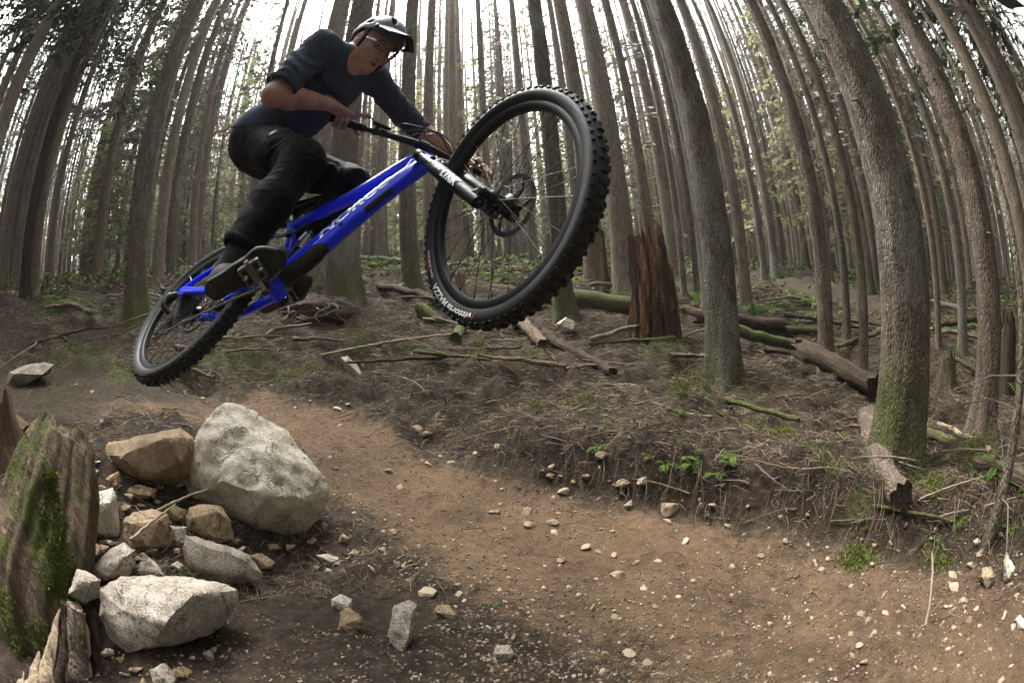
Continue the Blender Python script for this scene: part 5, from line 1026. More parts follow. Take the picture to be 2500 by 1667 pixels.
# ------------------------------------------------------------------ rocks
def at_rho(px, py, rho):
    d = ray(px, py); return d * rho / math.hypot(d[0], d[1])
C4 = lambda P: [(x / 2.0444, 900 + y / 2.0444) for x, y in P]
C5 = lambda P: [(900 + x / 2.351, 1000 + y / 2.351) for x, y in P]
C6 = lambda P: [(1700 + x / 2.0437, 900 + y / 2.0437) for x, y in P]
def hull_mesh(P, sub=3, amp=.02, fine=.006, seed=0, smooth=.35, flat=0.):
    bm = bmesh.new()
    for p in P: bm.verts.new(p)
    r = bmesh.ops.convex_hull(bm, input=bm.verts[:]); bmesh.ops.delete(bm, geom=[v for v in bm.verts if not v.link_faces], context='VERTS')
    bmesh.ops.triangulate(bm, faces=bm.faces[:])
    size = max((Vector(p) - Vector(P[0])).length for p in P)
    for s in range(sub):
        L = size * (.42, .22, .11, .055, .03)[s]; e = [x for x in bm.edges if x.calc_length() > L]
        if e: bmesh.ops.subdivide_edges(bm, edges=e, cuts=1, use_grid_fill=True); bmesh.ops.triangulate(bm, faces=[f for f in bm.faces if len(f.verts) > 3])
        if s == 1 and smooth > 0: bmesh.ops.smooth_vert(bm, verts=bm.verts[:], factor=smooth, use_axis_x=True, use_axis_y=True, use_axis_z=True)
    bmesh.ops.beautify_fill(bm, faces=bm.faces[:], edges=bm.edges[:])
    bm.normal_update(); co = np.array([v.co[:] for v in bm.verts]); no = np.array([v.normal[:] for v in bm.verts]); k = 1 / size
    chip = np.maximum(0, vnoise(co, 4.2 * k, seed + 9) - .2); rid = np.abs(fbm(co, 3.6 * k, 3, seed + 5)); n = amp * 1.1 * fbm(co, 2.4 * k, 3, seed) - amp * 2.2 * chip - amp * .9 * np.maximum(0, .22 - rid) * 2 + fine * 1.6 * fbm(co, 13 * k, 4, seed + 3)
    co = co + no * (n * size)[:, None]
    for v, c in zip(bm.verts, co): v.co = c
    me = bpy.data.meshes.new('rock'); bm.to_mesh(me); bm.free(); me.polygons.foreach_set('use_smooth', np.ones(len(me.polygons), bool)); me.set_sharp_from_angle(angle=math.radians(38)); return me
def hero_rock(ol, mat, label, thick=.45, front=(), sub=4, amp=.022, dist=None, fine=.007, name='rock', cat='rock', group=None, back=.6, smooth=.10, ring=True):
    ol = np.array(ol, float); c = ol.mean(0); ol = c + (ol - c) * 1.07; yb = ol[:, 1].max(); 
    if dist is None:
        h = hit(c[0], yb - .12 * (yb - ol[:, 1].min())); dist = np.linalg.norm(h)
    w = pxm(c[0], c[1], dist); size = max(np.ptp(ol[:, 0]), np.ptp(ol[:, 1])) * w; dc = ray(*c); C = dc * dist
    pl = lambda p, k=1., o=0.: (lambda q: (lambda r: r * (dist + o) / (r @ dc))(ray(*q)))(c + (np.asarray(p) - c) * k)
    P = [pl(p) for p in ol] + ([pl(p, .66, -size * thick * .40) for p in ol[::3]] if ring else []) + [pl(p, back, size * thick * .6) for p in ol] + ([pl(p, .93, -size * thick * .14) for p in ol[1::3]] if ring else [])
    P += [pl((x, y), 1., -o * size) for x, y, o in front]
    me = hull_mesh([p - C for p in P], sub, amp, fine, int(c[0]), smooth); o = obj(name, me, MT[mat]); o.location = C; tag(o, label, cat, group); return o
hero_rock(C4([(1130,190),(1210,205),(1330,285),(1420,325),(1530,460),(1600,540),(1615,600),(1600,680),(1500,810),(1400,818),(1250,795),(1080,690),(960,630),(943,560),(960,480),(1010,330),(1060,250)]), 'rock', 'largest pale boulder, standing upright beside the trail', .55, [(p_[0], p_[1], o_) for p_, o_ in zip(C4([(1150, 300), (1300, 430), (1110, 560), (1330, 640), (1480, 640), (1230, 735), (1040, 520), (1560, 560)]), (.08, .20, .25, .30, .20, .20, .16, .08))], 5, .015, name='boulder', cat='boulder', ring=False, smooth=.04)
hero_rock(C4([(520,430),(560,370),(760,330),(890,295),(960,340),(985,400),(960,480),(940,540),(860,575),(700,575),(600,520),(540,470)]), 'rock_tan', 'rounded tan boulder lying left of the largest pale boulder', .6, name='boulder', cat='boulder', sub=4, amp=.012)
hero_rock(C4([(510,1100),(600,1040),(730,1025),(950,1060),(1110,1070),(1165,1110),(1160,1160),(1090,1290),(950,1350),(740,1400),(640,1410),(560,1340),(500,1230)]), 'rock_grey', 'big speckled boulder in the bottom left foreground', .55, [(340, 1460, .20), (300, 1490, .18), (406, 1521, .30), (440, 1480, .30), (470, 1452, .27), (365, 1580, .16)], 5, .014, name='boulder', cat='boulder', ring=False)
hero_rock(C4([(930,830),(1000,840),(1130,890),(1240,930),(1300,1010),(1300,1055),(1200,1050),(1130,1075),(1000,1050),(950,1000),(930,930)]), 'rock_grey', 'angular grey rock above the big speckled boulder', .5)
hero_rock(C4([(380,680),(420,650),(560,600),(575,640),(595,830),(560,860),(450,830),(400,760)]), 'rock', 'white angular rock next to the mossy stump', .6, amp=.012)
hero_rock(C4([(625,760),(660,720),(750,700),(830,730),(855,820),(850,880),(740,920),(650,890),(620,830)]), 'rock_tan', 'rock with pale top and brown face right of the white angular one', .6)
hero_rock(C4([(930,740),(950,690),(1020,680),(1100,690),(1150,760),(1165,850),(1080,870),(1000,830),(940,800)]), 'rock_tan', 'flat tan rock tucked under the largest boulder', .5)
hero_rock(C4([(440,1010),(520,920),(620,860),(680,900),(680,990),(620,1040),(520,1060),(450,1040)]), 'rock_grey', 'brown speckled rock behind the big speckled boulder', .6)
hero_rock(C4([(825,705),(870,680),(930,705),(920,760),(850,770)]), 'rock_tan', 'small orange rock between the pale topped rock and the flat tan rock', .6, sub=4, amp=.026, fine=.012)
hero_rock(C4([(850,785),(930,790),(930,850),(890,880),(855,850)]), 'rock', 'small pale rock beneath the small orange one', .6, sub=4, amp=.026, fine=.012)
hero_rock(C4([(865,560),(935,535),(935,575),(880,595)]), 'rock', 'small white rock at the foot of the tan boulder', .6, sub=4, amp=.026, fine=.012)
hero_rock(C4([(600,610),(680,580),(780,600),(770,640),(690,655)]), 'rock_tan', 'flat brown stone half sunk below the tan boulder', .5, sub=4, amp=.026, fine=.012)
hero_rock(C4([(370,1060),(385,1000),(430,1010),(500,1050),(490,1140),(420,1165),(345,1120)]), 'rock_grey', 'dark edged rock perched on the splintered stump', .7, dist=1.12, sub=4, amp=.026, fine=.012)
hero_rock(C4([(1250,930),(1300,920),(1370,965),(1350,1000),(1290,1005)]), 'rock_tan', 'brown stone at the right tip of the angular grey rock', .6, sub=4, amp=.026, fine=.012)
hero_rock(C4([(1580,930),(1640,920),(1740,960),(1690,985),(1620,985)]), 'rock', 'flat white stone right of the largest boulder', .5, sub=4, amp=.026, fine=.012)
hero_rock(C4([(525,550),(590,515),(605,560),(590,595),(540,595)]), 'rock_tan', 'small brown rock between the mossy stump and the tan boulder', .6, sub=4, amp=.026, fine=.012)
hero_rock(C4([(1655,1150),(1700,1125),(1755,1150),(1750,1190),(1705,1212),(1660,1185)]), 'rock', 'smooth pale oval stone on dark soil', .7, sub=3, amp=.006, fine=.002)
hero_rock(C4([(1690,1290),(1700,1220),(1740,1190),(1810,1240),(1800,1290),(1750,1330)]), 'rock_tan', 'tan stone just below the smooth oval one', .6, sub=4, amp=.026, fine=.012)
hero_rock(C4([(750,1500),(820,1470),(890,1530),(870,1590),(770,1580)]), 'rock_grey', 'reddish speckled rock at the bottom edge', .6, sub=4, amp=.026, fine=.012)
hero_rock(C4([(860,1500),(910,1480),(960,1510),(930,1550),(870,1540)]), 'rock_tan', 'small tan rock at the bottom edge beside the reddish one', .6, sub=4, amp=.026, fine=.012)
hero_rock(C4([(410,950),(430,840),(500,890),(500,930),(430,975)]), 'rock_tan', 'red brown stone wedged beside the mossy stump', .6, sub=4, amp=.026, fine=.012)
hero_rock(C4([(690,1010),(720,920),(770,960),(825,1035),(740,1040)]), 'rock_grey', 'thin upright stone shard behind the big speckled boulder', .3, sub=4, amp=.026, fine=.012)
hero_rock(C5([(120,1270),(150,1130),(230,1095),(275,1120),(270,1180),(240,1230),(250,1310),(190,1400),(130,1330)]), 'rock_grey', 'long upright speckled rock standing in dark soil near the bottom', .5, amp=.03)
hero_rock(C5([(370,1160),(400,1120),(460,1120),(510,1180),(490,1215),(420,1190)]), 'rock_tan', 'rounded brown stone right of the long upright rock', .6, sub=3, amp=.008)
hero_rock(C5([(715,1400),(735,1355),(800,1350),(840,1400),(820,1430),(730,1425)]), 'rock_grey', 'layered grey brown stone in dark soil at the bottom centre', .6, sub=4, amp=.026, fine=.012)
hero_rock([(833,873),(850,870),(874,895),(886,918),(866,922),(845,905)], 'rock', 'pale egg shaped stone on the needle covered bank', .6, sub=3, amp=.006)
hero_rock([(1360,790),(1382,775),(1402,785),(1404,808),(1370,815)], 'rock', 'pale stone at the foot of the mossy tree behind the front wheel', .7, sub=4, amp=.026, fine=.012)
hero_rock(C6([(1415,1040),(1425,995),(1470,985),(1490,1040),(1450,1105)]), 'rock_tan', 'tan rock in the bank at the right edge', .6, sub=4, amp=.026, fine=.012)
hero_rock(C6([(1530,960),(1550,925),(1590,990),(1560,1060),(1535,1070)]), 'rock', 'tall pale rock in the bank at the right edge', .6, sub=4, amp=.026, fine=.012)
hero_rock(C6([(1590,1250),(1615,1225),(1640,1260),(1635,1300),(1600,1300)]), 'rock', 'pale rock at the trail edge in the right corner', .6, sub=4, amp=.026, fine=.012)
hero_rock([(20,910),(90,885),(130,890),(118,915),(60,940),(15,945)], 'rock_grey', 'flat grey slab at the left end of the trail', .5, sub=4)
for i, (x, y, hs) in enumerate([(470,520,30),(500,600,28),(640,640,30),(700,690,26),(790,660,22),(620,690,34),(560,560,20),(800,590,22),(740,570,16),(520,900,34),(560,870,26),(700,950,28),(760,905,30),(880,910,26),(905,870,24),(985,890,22),(880,990,36),(840,960,22),(1060,700,20),(1180,860,26),(1210,900,22),(470,1080,30),(520,1040,26),(600,1440,30),(540,1420,34),(680,1500,36),(620,1520,30),(700,1560,34),(960,1440,20),(1040,1430,34),(1070,1400,22),(1130,1000,20),(1000,1100,18),(1370,890,34),(1450,890,28),(1520,990,20),(1580,995,18),(1720,850,36),(1610,790,34),(1560,860,26),(1640,1010,20),(1770,925,30),(840,770,20),(660,610,22),(480,470,24)]):
    (px, py), = C4([(x, y)]); r_ = np.random.default_rng(900 + i); ang = np.sort(r_.random(7) * 6.28); hero_rock([(px + math.cos(a) * hs / 2.04 * r_.uniform(.75, 1.15), py + math.sin(a) * hs / 2.04 * r_.uniform(.55, .85)) for a in ang], ['rock', 'rock_tan', 'rock_grey', 'rock_tan'][i % 4], 'small angular stone filling the gaps of the rock pile', .7, sub=3, amp=.035, fine=.012, group='small stones in the rock pile', cat='stone', name='stone')
# stones one can pick out on the trail and bank
SM5 = [(185,440,35,.55),(720,580,40,.6),(910,575,45,.6),(925,650,45,.6),(1055,635,42,.65),(1065,695,35,.55),(1250,780,40,.8),(1440,930,60,.5),(1120,460,48,.75),(1050,318,28,.7),(1040,375,30,.8),(1250,375,32,.8),(1455,405,72,.5),(1580,400,45,.7),(1490,535,45,.7),(1725,555,62,.8),(1710,630,32,.7),(1820,745,35,.8),(1335,250,48,.7),(270,100,38,.6),(330,130,40,.6),(520,1050,32,.7),(330,1030,62,.4),(1285,1130,28,.8),(1110,850,40,.5),(410,30,28,1.),(610,250,26,.8),(410,262,24,.7),(470,300,22,.7),(740,210,24,1.2),(1000,345,20,.8),(1090,590,16,.6),(1335,685,14,1.),(1400,695,20,.9),(1320,810,30,.6),(1410,825,34,.5),(1660,860,24,.6),(230,970,24,.7),(80,790,26,.5),(165,880,24,.7),(20,910,24,.8),(510,995,24,.6),(755,1030,18,.7),(950,1150,22,.6),(1600,1445,34,.6),(1500,1370,60,.4),(1210,1325,22,.7),(1650,1120,34,.4),(1780,1070,20,.6),(1860,975,24,.7)]
SM6 = [(440,860,22,1.2),(590,965,27,.8),(655,945,20,.8),(500,1030,22,1.3),(720,1220,15,.8),(860,1245,24,.6),(675,1340,18,.8),(775,1315,24,.6),(165,1410,32,.7),(1030,1185,22,.8),(1110,1330,18,1.2),(1240,1350,20,.9),(1315,1415,16,.9),(360,1270,24,.8),(130,1312,14,.7),(20,680,26,.9),(155,780,26,.7),(60,775,12,1.2),(570,1450,20,1.),(1190,1500,18,.9),(1305,1480,14,.8),(630,1490,12,1.),(1195,795,18,.6),(650,890,12,1.)]
PEB = []
prng = np.random.default_rng(21)
def peb_mesh(seed, sub=2):
    r = np.random.default_rng(seed); P = r.normal(0, 1, (17, 3)); P /= np.linalg.norm(P, axis=1)[:, None]; P *= np.array([1, .8, .66]) * r.uniform(.85, 1.1, (17, 1)); return hull_mesh(P, sub, .035, .009, seed, .2)
PM = [peb_mesh(400 + i, 3) for i in range(8)]
for m_ in PM: m_.materials.append(MT['pebble'])
def zone(px, py, what):
    if px < 800: z = 'in the ground around the rock pile'
    elif py > 1420 and px < 1500: z = 'in the dark soil at the bottom centre'
    elif py < 1160: z = 'on the foot of the bank in the middle' if px < 1600 else 'on the bank right of the middle'
    elif px < 1300: z = 'on the trail just right of the largest boulder'
    elif px < 1750: z = 'on the middle stretch of the trail'
    elif px < 2150: z = 'on the trail below the thickest trunk'
    else: z = 'at the right end of the trail'
    return what + ' ' + z, what.split(' ')[-1] + 's ' + z
def stone(px, py, half, asp, label, group, name='stone', sink=.62):
    p = hit(px, py + half * .35)
    if p is None: return
    s = pxm(px, py, np.linalg.norm(p)) * half; o = obj(name, PM[prng.integers(8)]); o.location = (p[0], p[1], p[2] + s * .62 * (1 - sink) * min(asp, 1)); o.scale = (s, s * prng.uniform(.75, 1.1), s * asp * 1.15); o.rotation_euler = (prng.normal(0, .25), prng.normal(0, .25), prng.random() * 6.28); tag(o, label, 'stone', group); return o
for lst, tr_ in ((SM5, C5), (SM6, C6)):
    for x, y, s, a in lst: (px, py), = tr_([(x, y)]); stone(px, py, s * 1.08 / 2.25, a, *zone(px, py, 'fist sized stone'))
# smaller pebbles, the largest as individuals, the rest as gravel
def scatter_px(n, box, dens):
    out = []
    while len(out) < n:
        px, py = prng.uniform(box[0], box[2]), prng.uniform(box[1], box[3])
        if prng.random() < dens(px, py): out.append((px, py))
    return out
def tdp(p): return float(trail_d(np.array([p[0]]), np.array([p[1]]))[0])
k = 0
while k < 290:
    px, py = prng.uniform(-20, 2520), prng.uniform(900, 1690) ; p = hit0(px, py)
    if p is None or np.linalg.norm(p) > 4.6: continue
    td = tdp(p); w = np.exp(-((td - 1.15) / .45) ** 2) + .35 * (td < .8) + .25 * (py > 1350)
    if prng.random() > w: continue
    half = prng.uniform(4.5, 9.5) * (1 + .7 * (prng.random() < .2)); stone(px, py, half, prng.uniform(.5, .9), *zone(px, py, 'small loose pebble'), 'pebble'); k += 1
def gravel():
    base = []
    for i in range(5):
        r = np.random.default_rng(700 + i); P = r.normal(0, 1, (9, 3)); P /= np.linalg.norm(P, axis=1)[:, None]; P *= np.array([1, .8, .65]); bm = bmesh.new(); [bm.verts.new(p) for p in P]; bmesh.ops.convex_hull(bm, input=bm.verts[:]); bmesh.ops.triangulate(bm, faces=bm.faces[:]); bm.verts.ensure_lookup_table(); bm.verts.index_update()
        base.append((np.array([v.co[:] for v in bm.verts]), np.array([[v.index for v in f.verts] for f in bm.faces]))); bm.free()
    n = 52000; r_ = 0.55 + 4.6 * prng.random(n) ** 1.5; az = np.radians(prng.uniform(-88, 88, n)); x, y = np.sin(az) * r_, np.cos(az) * r_; td = trail_d(x, y); w = np.exp(-((td - 1.1) / .45) ** 2) * 1. + .45 * (td < 1) + .42 * (r_ < 2.) * (td > 1); keep = (prng.random(n) < w) & (vnoise(np.stack([x, y, 0 * x], -1), 2.2, 3) > -.55); x, y, r_ = x[keep], y[keep], r_[keep]; z = gz(x, y); s = .0022 + .0055 * prng.random(len(x)) ** 2.4 + .0016 * r_ * prng.random(len(x)); Vs = []; Fs = []; off = 0
    for i in range(len(x)):
        b, f = base[i % 5]; a = prng.random() * 6.28; R = np.array([[math.cos(a), -math.sin(a), 0], [math.sin(a), math.cos(a), 0], [0, 0, 1]]); Vs.append(b * s[i] * np.array([1, 1, .8]) @ R.T + np.array([x[i], y[i], z[i] + s[i] * .25])); Fs.append(f + off); off += len(b)
    t = NT('gravel'); c = t.coord(world=True); n2 = t.voro(c, 40, 'F1', 'Color'); sx = t.n('SeparateColor', {0: n2}).outputs; col = t.ramp(sx[0], [(0, (.05, .033, .022)), (.45, (.105, .072, .047)), (.8, (.19, .145, .10)), (1, (.36, .31, .25))]); t.out(col, .9)
    tag(obj('gravel', mesh_of('gravel', np.concatenate(Vs), np.concatenate(Fs), True), t.m), 'fine pale gravel strewn over the trail', 'gravel', kind='stuff')
gravel()
# ------------------------------------------------------------------ stumps and logs
def fluted(path, R, n, seed, flute, amp, squash=1.):
    S = spline(path, n); Rr = np.interp(np.linspace(0, len(R) - 1, n), np.arange(len(R)), R); k = 110; a = np.linspace(0, 2 * np.pi, k, endpoint=False); T, N, B = frames(S)
    ref = np.array([1., 0, 0]); N = ref[None] - T * (T @ ref)[:, None]; N /= np.linalg.norm(N, axis=1)[:, None]; B = np.cross(T, N)
    u = np.linspace(0, 1, n); A, U = np.meshgrid(a, u); q = np.stack([np.cos(A) * 2.2, np.sin(A) * 2.2, U * .9], -1); f = flute * fbm(q, 2.0, 4, seed) + amp * fbm(np.stack([np.cos(A) * 6, np.sin(A) * 6, U * 3], -1), 2., 4, seed + 4); f2 = flute * .9 * (np.abs(np.sin(A * 9 + 3 * vnoise(q, 1.2, seed + 2))) - .5)
    rad = Rr[:, None] * (1 + f + f2); V = S[:, None] + rad[..., None] * (np.cos(A)[..., None] * N[:, None] + np.sin(A)[..., None] * B[:, None] * squash); i = np.arange(n - 1)[:, None]; j = np.arange(k)[None]; Q = np.stack([i * k + j, i * k + (j + 1) % k, (i + 1) * k + (j + 1) % k, (i + 1) * k + j], -1).reshape(-1, 4); return V, Q, S
ms = empty('mossy_stump', at_rho(90, 1600, 1.2)); tag(ms, 'fluted weathered stump covered in green moss at the bottom left corner', 'stump')
L0 = np.array(ms.location); V, Q, S = fluted([p - L0 for p in (at_rho(60, 1667, 1.22) - np.array([0, 0, .3]), at_rho(85, 1480, 1.24), at_rho(110, 1300, 1.27), at_rho(135, 1170, 1.32), at_rho(152, 1085, 1.35), at_rho(160, 1050, 1.36))], [.20, .19, .175, .155, .125, .10], 90, 3, .10, .035, .9)
jag = .032 * np.clip(fbm(np.stack([np.cos(np.linspace(0, 6.28, 110)) * 4, np.sin(np.linspace(0, 6.28, 110)) * 4, np.zeros(110)], -1), 1.6, 3, 2), -.6, 1); V[-14:, :, 2] += jag[None] * np.linspace(0, 1, 14)[:, None]; Vf = V.reshape(-1, 3); nV = len(Vf); cap = [tuple(range(nV - V.shape[1], nV))]
me = mesh_of('stump', Vf, Q, True); bm = bmesh.new(); bm.from_mesh(me); bm.verts.ensure_lookup_table(); bm.faces.new([bm.verts[i] for i in cap[0]]); bmesh.ops.recalc_face_normals(bm, faces=bm.faces[:]); bm.to_mesh(me); bm.free(); stmp = obj('stump_wood', me, MT['stumpwood'], ms)
def moss_blades(co, no, n, size, seed, name, parent=None, L=.010, clump=0.):
    rs = np.random.default_rng(seed); idx = rs.integers(0, len(co), n); p = co[idx] + rs.normal(0, size, (n, 3)); nn = no[idx]; d = nn + rs.normal(0, .6, (n, 3)); d /= np.linalg.norm(d, axis=1)[:, None]; l = L * rs.uniform(.4, 1.3, n); e = np.cross(d, rs.normal(0, 1, (n, 3))); e /= np.linalg.norm(e, axis=1)[:, None]; w = l * .28
    P = np.stack([p - e * w[:, None], p + e * w[:, None], p + d * l[:, None]], 1).reshape(-1, 3); o = obj(name, mesh_of(name, P, np.arange(3 * n).reshape(-1, 3)), MT['moss'], parent); o['kind'] = 'stuff'; return o
fc = np.empty(len(me.vertices) * 3, np.float32); me.vertices.foreach_get('co', fc); co = fc.reshape(-1, 3); fn_ = np.empty(len(me.vertices) * 3, np.float32); me.vertices.foreach_get('normal', fn_); no = fn_.reshape(-1, 3)
zrel = (co[:, 2] - co[:, 2].min()) / np.ptp(co[:, 2]); mk = (fbm(co * np.array([1, 1, .22]), 15., 3, 8) + .42 - zrel * .75 > .16) & (zrel < .86) & (zrel > .2)
if mk.any():
    pad = co[mk] + no[mk] * .004; moss_blades(pad, no[mk], 42000, .0045, 3, 'moss', ms, .0075)
# splintered stump in front of it
ss = empty('splintered_stump', at_rho(190, 1640, 1.0)); tag(ss, 'broken stump with pale splinters in the bottom left corner', 'stump'); L0 = np.array(ss.location)
def slab(pts, w, th, mat, seed, name='splinter'):
    S = spline([np.asarray(p) - L0 for p in pts], 16); rs_ = np.random.default_rng(seed); f = np.interp(np.linspace(0, 1, 16), np.linspace(0, 1, len(w)), w); g = G(); g.tube(S, f, 12, flat=(1, th), ref=(1, .3, 0)); V = np.concatenate(g.V); V += .004 * np.stack([fbm(V, 40., 3, seed + i) for i in range(3)], -1); V += (fbm(V * np.array([1, 1, .1]), 70., 2, seed))[:, None] * .004; return obj(name, mesh_of(name, V, g.F, True, 40), MT[mat], ss)
def col(px0, py0, px1, py1, rho): return [at_rho(px0, py0, rho), at_rho((px0 + px1) / 2 + 2, (py0 + py1) / 2, rho), at_rho(px1, py1, rho)]
slab(col(190, 1720, 178, 1478, 1.02), [.052, .05, .046, .040], .8, 'bark_char', 1, 'core'); slab(col(195, 1720, 184, 1480, .985), [.034, .036, .034, .028], .7, 'bark', 2, 'bark_plate')
slab(col(232, 1720, 226, 1480, 1.0), [.024, .024, .020, .008], .5, 'darkwood', 3); slab(col(215, 1720, 206, 1492, .97), [.016, .016, .014, .004], .5, 'splint', 4)
slab(col(90, 1720, 145, 1488, .96), [.030, .026, .018, .003], .35, 'splint', 5); slab(col(60, 1730, 96, 1590, .94), [.03, .026, .016, .003], .35, 'splint', 6); slab(col(110, 1730, 122, 1560, .95), [.026, .022, .016, .003], .35, 'splint', 7); slab(col(38, 1730, 58, 1640, .93), [.024, .018, .012, .003], .4, 'splint', 8); slab(col(140, 1720, 160, 1500, .975), [.02, .018, .012, .003], .4, 'darkwood', 9)
# rotten red stump behind the front wheel
p0 = hit(1600, 806); d0 = np.linalg.norm(p0); w = pxm(1600, 750, d0); rst = empty('rotten_stump', p0); tag(rst, 'tall rotten red stump with jagged top right of the front wheel', 'stump'); rs = np.random.default_rng(31)
right = np.cross(ray(1600, 806), [0, 0, 1]); right /= np.linalg.norm(right); away = np.array([-right[1], right[0], 0])
kS = 110; V, Q, S_ = fluted([np.array([0, 0, -.15]), np.array([0, 0, 60 * w]), np.array([-.01, 0, 130 * w]), np.array([-.03, 0, 205 * w])], [62 * w, 52 * w, 47 * w, 40 * w], 70, 6, .15, .13, .95)
aS = np.linspace(0, 6.28, kS); q3 = np.stack([np.cos(aS) * 3, np.sin(aS) * 3, 0 * aS], -1); jag = np.clip(fbm(q3, 1.5, 4, 4) - .15, -1., .7) * 85 * w; V[:, :, 2] += jag[None] * (np.linspace(0, 1, 70) ** 1.6)[:, None]; V = np.concatenate([V, V[-1:] * np.array([.7, .7, 1]) - np.array([0, 0, .02]), V[-1:] * np.array([.5, .5, 1]) - np.array([0, 0, 70 * w])]); Vf = V.reshape(-1, 3); n_ = len(V); i_ = np.arange(n_ - 1)[:, None]; j_ = np.arange(kS)[None]; Q = np.stack([i_ * kS + j_, i_ * kS + (j_ + 1) % kS, (i_ + 1) * kS + (j_ + 1) % kS, (i_ + 1) * kS + j_], -1).reshape(-1, 4); Vf = Vf + .012 * np.stack([fbm(Vf * np.array([1, 1, .3]), 16., 3, c_) for c_ in range(3)], -1); sme = mesh_of('stump', Vf, Q, True, 50); [sme.materials.append(MT[x_]) for x_ in ('rotwood', 'orangewood', 'darkwood')]; cS = np.array([p_.center[:] for p_ in sme.polygons]); kS_ = fbm(cS * np.array([1, 1, .35]), 9., 3, 2); sme.polygons.foreach_set('material_index', np.where(kS_ > .28, 1, np.where(kS_ < -.3, 2, 0)).astype(np.int32)); obj('stump_wood', sme, None, rst)
for i in range(30):
    a = rs.random() * 6.28 if i > 7 else rs.uniform(3.6, 5.2); rr = (60 * (.82 + .22 * rs.random())) * w if i > 7 else rs.uniform(4, 22) * w; x = math.cos(a) * rr; y = math.sin(a) * rr; u = x / w; top = np.interp(u, [-62, -48, -16, -6, 16, 26, 50, 62], [150, 205, 222, 300, 300, 225, 212, 150]) * (rs.uniform(.25, .95) if i > 7 else rs.uniform(.85, 1.02)); wd_ = rs.uniform(3.5, 9) * w; q = right * x + away * y; lean = right * (-.05 * x / w / 60 + rs.normal(0, .012)) + away * rs.normal(0, .012); H = top * w
    g = G(); nseg = 9; P = [q * (1 + .10 * (1 - min(1, t * 3))) + np.array([0, 0, -.12 + (H + .12) * t]) + lean * H * t + rs.normal(0, .006, 3) for t in np.linspace(0, 1, nseg)]; rad = wd_ * np.interp(np.linspace(0, 1, nseg), [0, .6, .88, 1], [1.05, 1., .75, .12]); g.tube(P, rad, 7, flat=(1, .55), ref=(math.cos(a + 1.57), math.sin(a + 1.57), 0)); V = np.concatenate(g.V); V += .008 * np.stack([fbm(V * np.array([1, 1, .25]), 22., 2, i + k_) for k_ in range(3)], -1)
    obj('splinter', mesh_of('splinter', V, g.F, True, 35), MT[rs.choice(['rotwood', 'orangewood', 'darkwood'], p=[.5, .28, .22])], rst)
# small stumps
def small_stump(px, py, wpx, hpx, mat, label, hollow=True):
    p = hit(px, py); 
    if p is None: return
    w = pxm(px, py, np.linalg.norm(p)); r = wpx * w / 2; H = hpx * w; me, _ = trunk_mesh(r, H, 28, 24, int(px), .12, .5, 5, .0, .1, rough=.01); V = np.array([v.co[:] for v in me.vertices]); k = 28
    t = empty('tree_stump', p); tag(t, label, 'stump'); V[-k:, 2] += .12 * H * np.random.default_rng(int(px)).normal(0, 1, k); V[-k * 2:-k, 2] += .04 * H * np.random.default_rng(int(py)).normal(0, 1, k)
    Fc = [tuple(f.vertices) for f in me.polygons]; V = np.vstack([V, V[-k:] * np.array([.72, .72, 1]) - np.array([0, 0, H * .06])]); n0 = len(V) - k
    Fc += [(n0 - k + j, n0 - k + (j + 1) % k, n0 + (j + 1) % k, n0 + j) for j in range(k)] + [tuple(range(n0, n0 + k))]; obj('stump_wood', mesh_of('stump', V, Fc, True, 50), MT[mat], t)
small_stump(2309, 950, 36, 62, 'bark_moss', 'low mossy stump between the thickest trunk and the flared trunk'); small_stump(2455, 955, 34, 120, 'darkwood', 'dark broken stump near the right edge'); small_stump(1480, 712, 16, 150, 'rotwood', 'narrow orange rotten stub beside the tall grey trunk'); small_stump(1125, 735, 26, 70, 'bark_red', 'grey stub seen through the front wheel'); small_stump(470, 610, 14, 55, 'darkwood', 'small dark stub above the rear tyre'); small_stump(20, 1120, 70, 95, 'rotwood', 'dark red rotten stump on the left edge behind the mossy one')
LOGN = 0
def log(a, b, wpx, mat, label, name='log', cat='log', up=.8, bow=.012, seed=0, group=None, rough=.08, taper=.8, lift=(0, 0), sides=18, mid=None):
    pa, pb = hit(*a), hit(*b)
    if pa is None or pb is None: return
    w = pxm(a[0], a[1], np.linalg.norm(pa)); r = wpx * w / 2; rs_ = np.random.default_rng(abs(seed + int(a[0]))); pa = pa + np.array([0, 0, r * up + lift[0]]); pb = pb + np.array([0, 0, r * up + lift[1]]); L = np.linalg.norm(pb - pa); n = max(6, min(40, int(L / max(r, .008) * 1.2))); t = np.linspace(0, 1, n)
    P = pa + (pb - pa) * t[:, None]; P = P + bow * L * np.sin(t * math.pi)[:, None] * np.array([rs_.normal(0, 1), rs_.normal(0, 1), abs(rs_.normal(0, .6))]) + np.cumsum(rs_.normal(0, .12 * r, (n, 3)), 0)
    c = P.mean(0); x = (pb - pa) / L; zax = x; yy = np.cross([0, 0, 1], zax); yy /= np.linalg.norm(yy) + 1e-9; xx = np.cross(yy, zax); Rm = np.stack([xx, yy, zax], 1)     # local z runs along the log
    g = G(); g.tube((P - c) @ Rm, r * np.linspace(1, taper, n), sides); V = np.concatenate(g.V); V = V + (V * np.array([1, 1, 0])) * (1.7 * rough * fbm(V * np.array([1, 1, .3]), .8 / r, 3, seed))[:, None]; V[:sides, 2] -= np.abs(rs_.normal(0, .7 * r, sides)); V[-sides:, 2] += np.abs(rs_.normal(0, .7 * r, sides))
    o = obj(name, mesh_of(name, V, g.F, True, 45), MT[mat]); m4 = Matrix.Identity(4)
    for i in range(3):
        for j in range(3): m4[i][j] = Rm[i, j]
        m4[i][3] = c[i]
    o.matrix_world = m4; tag(o, label, cat, group); return o
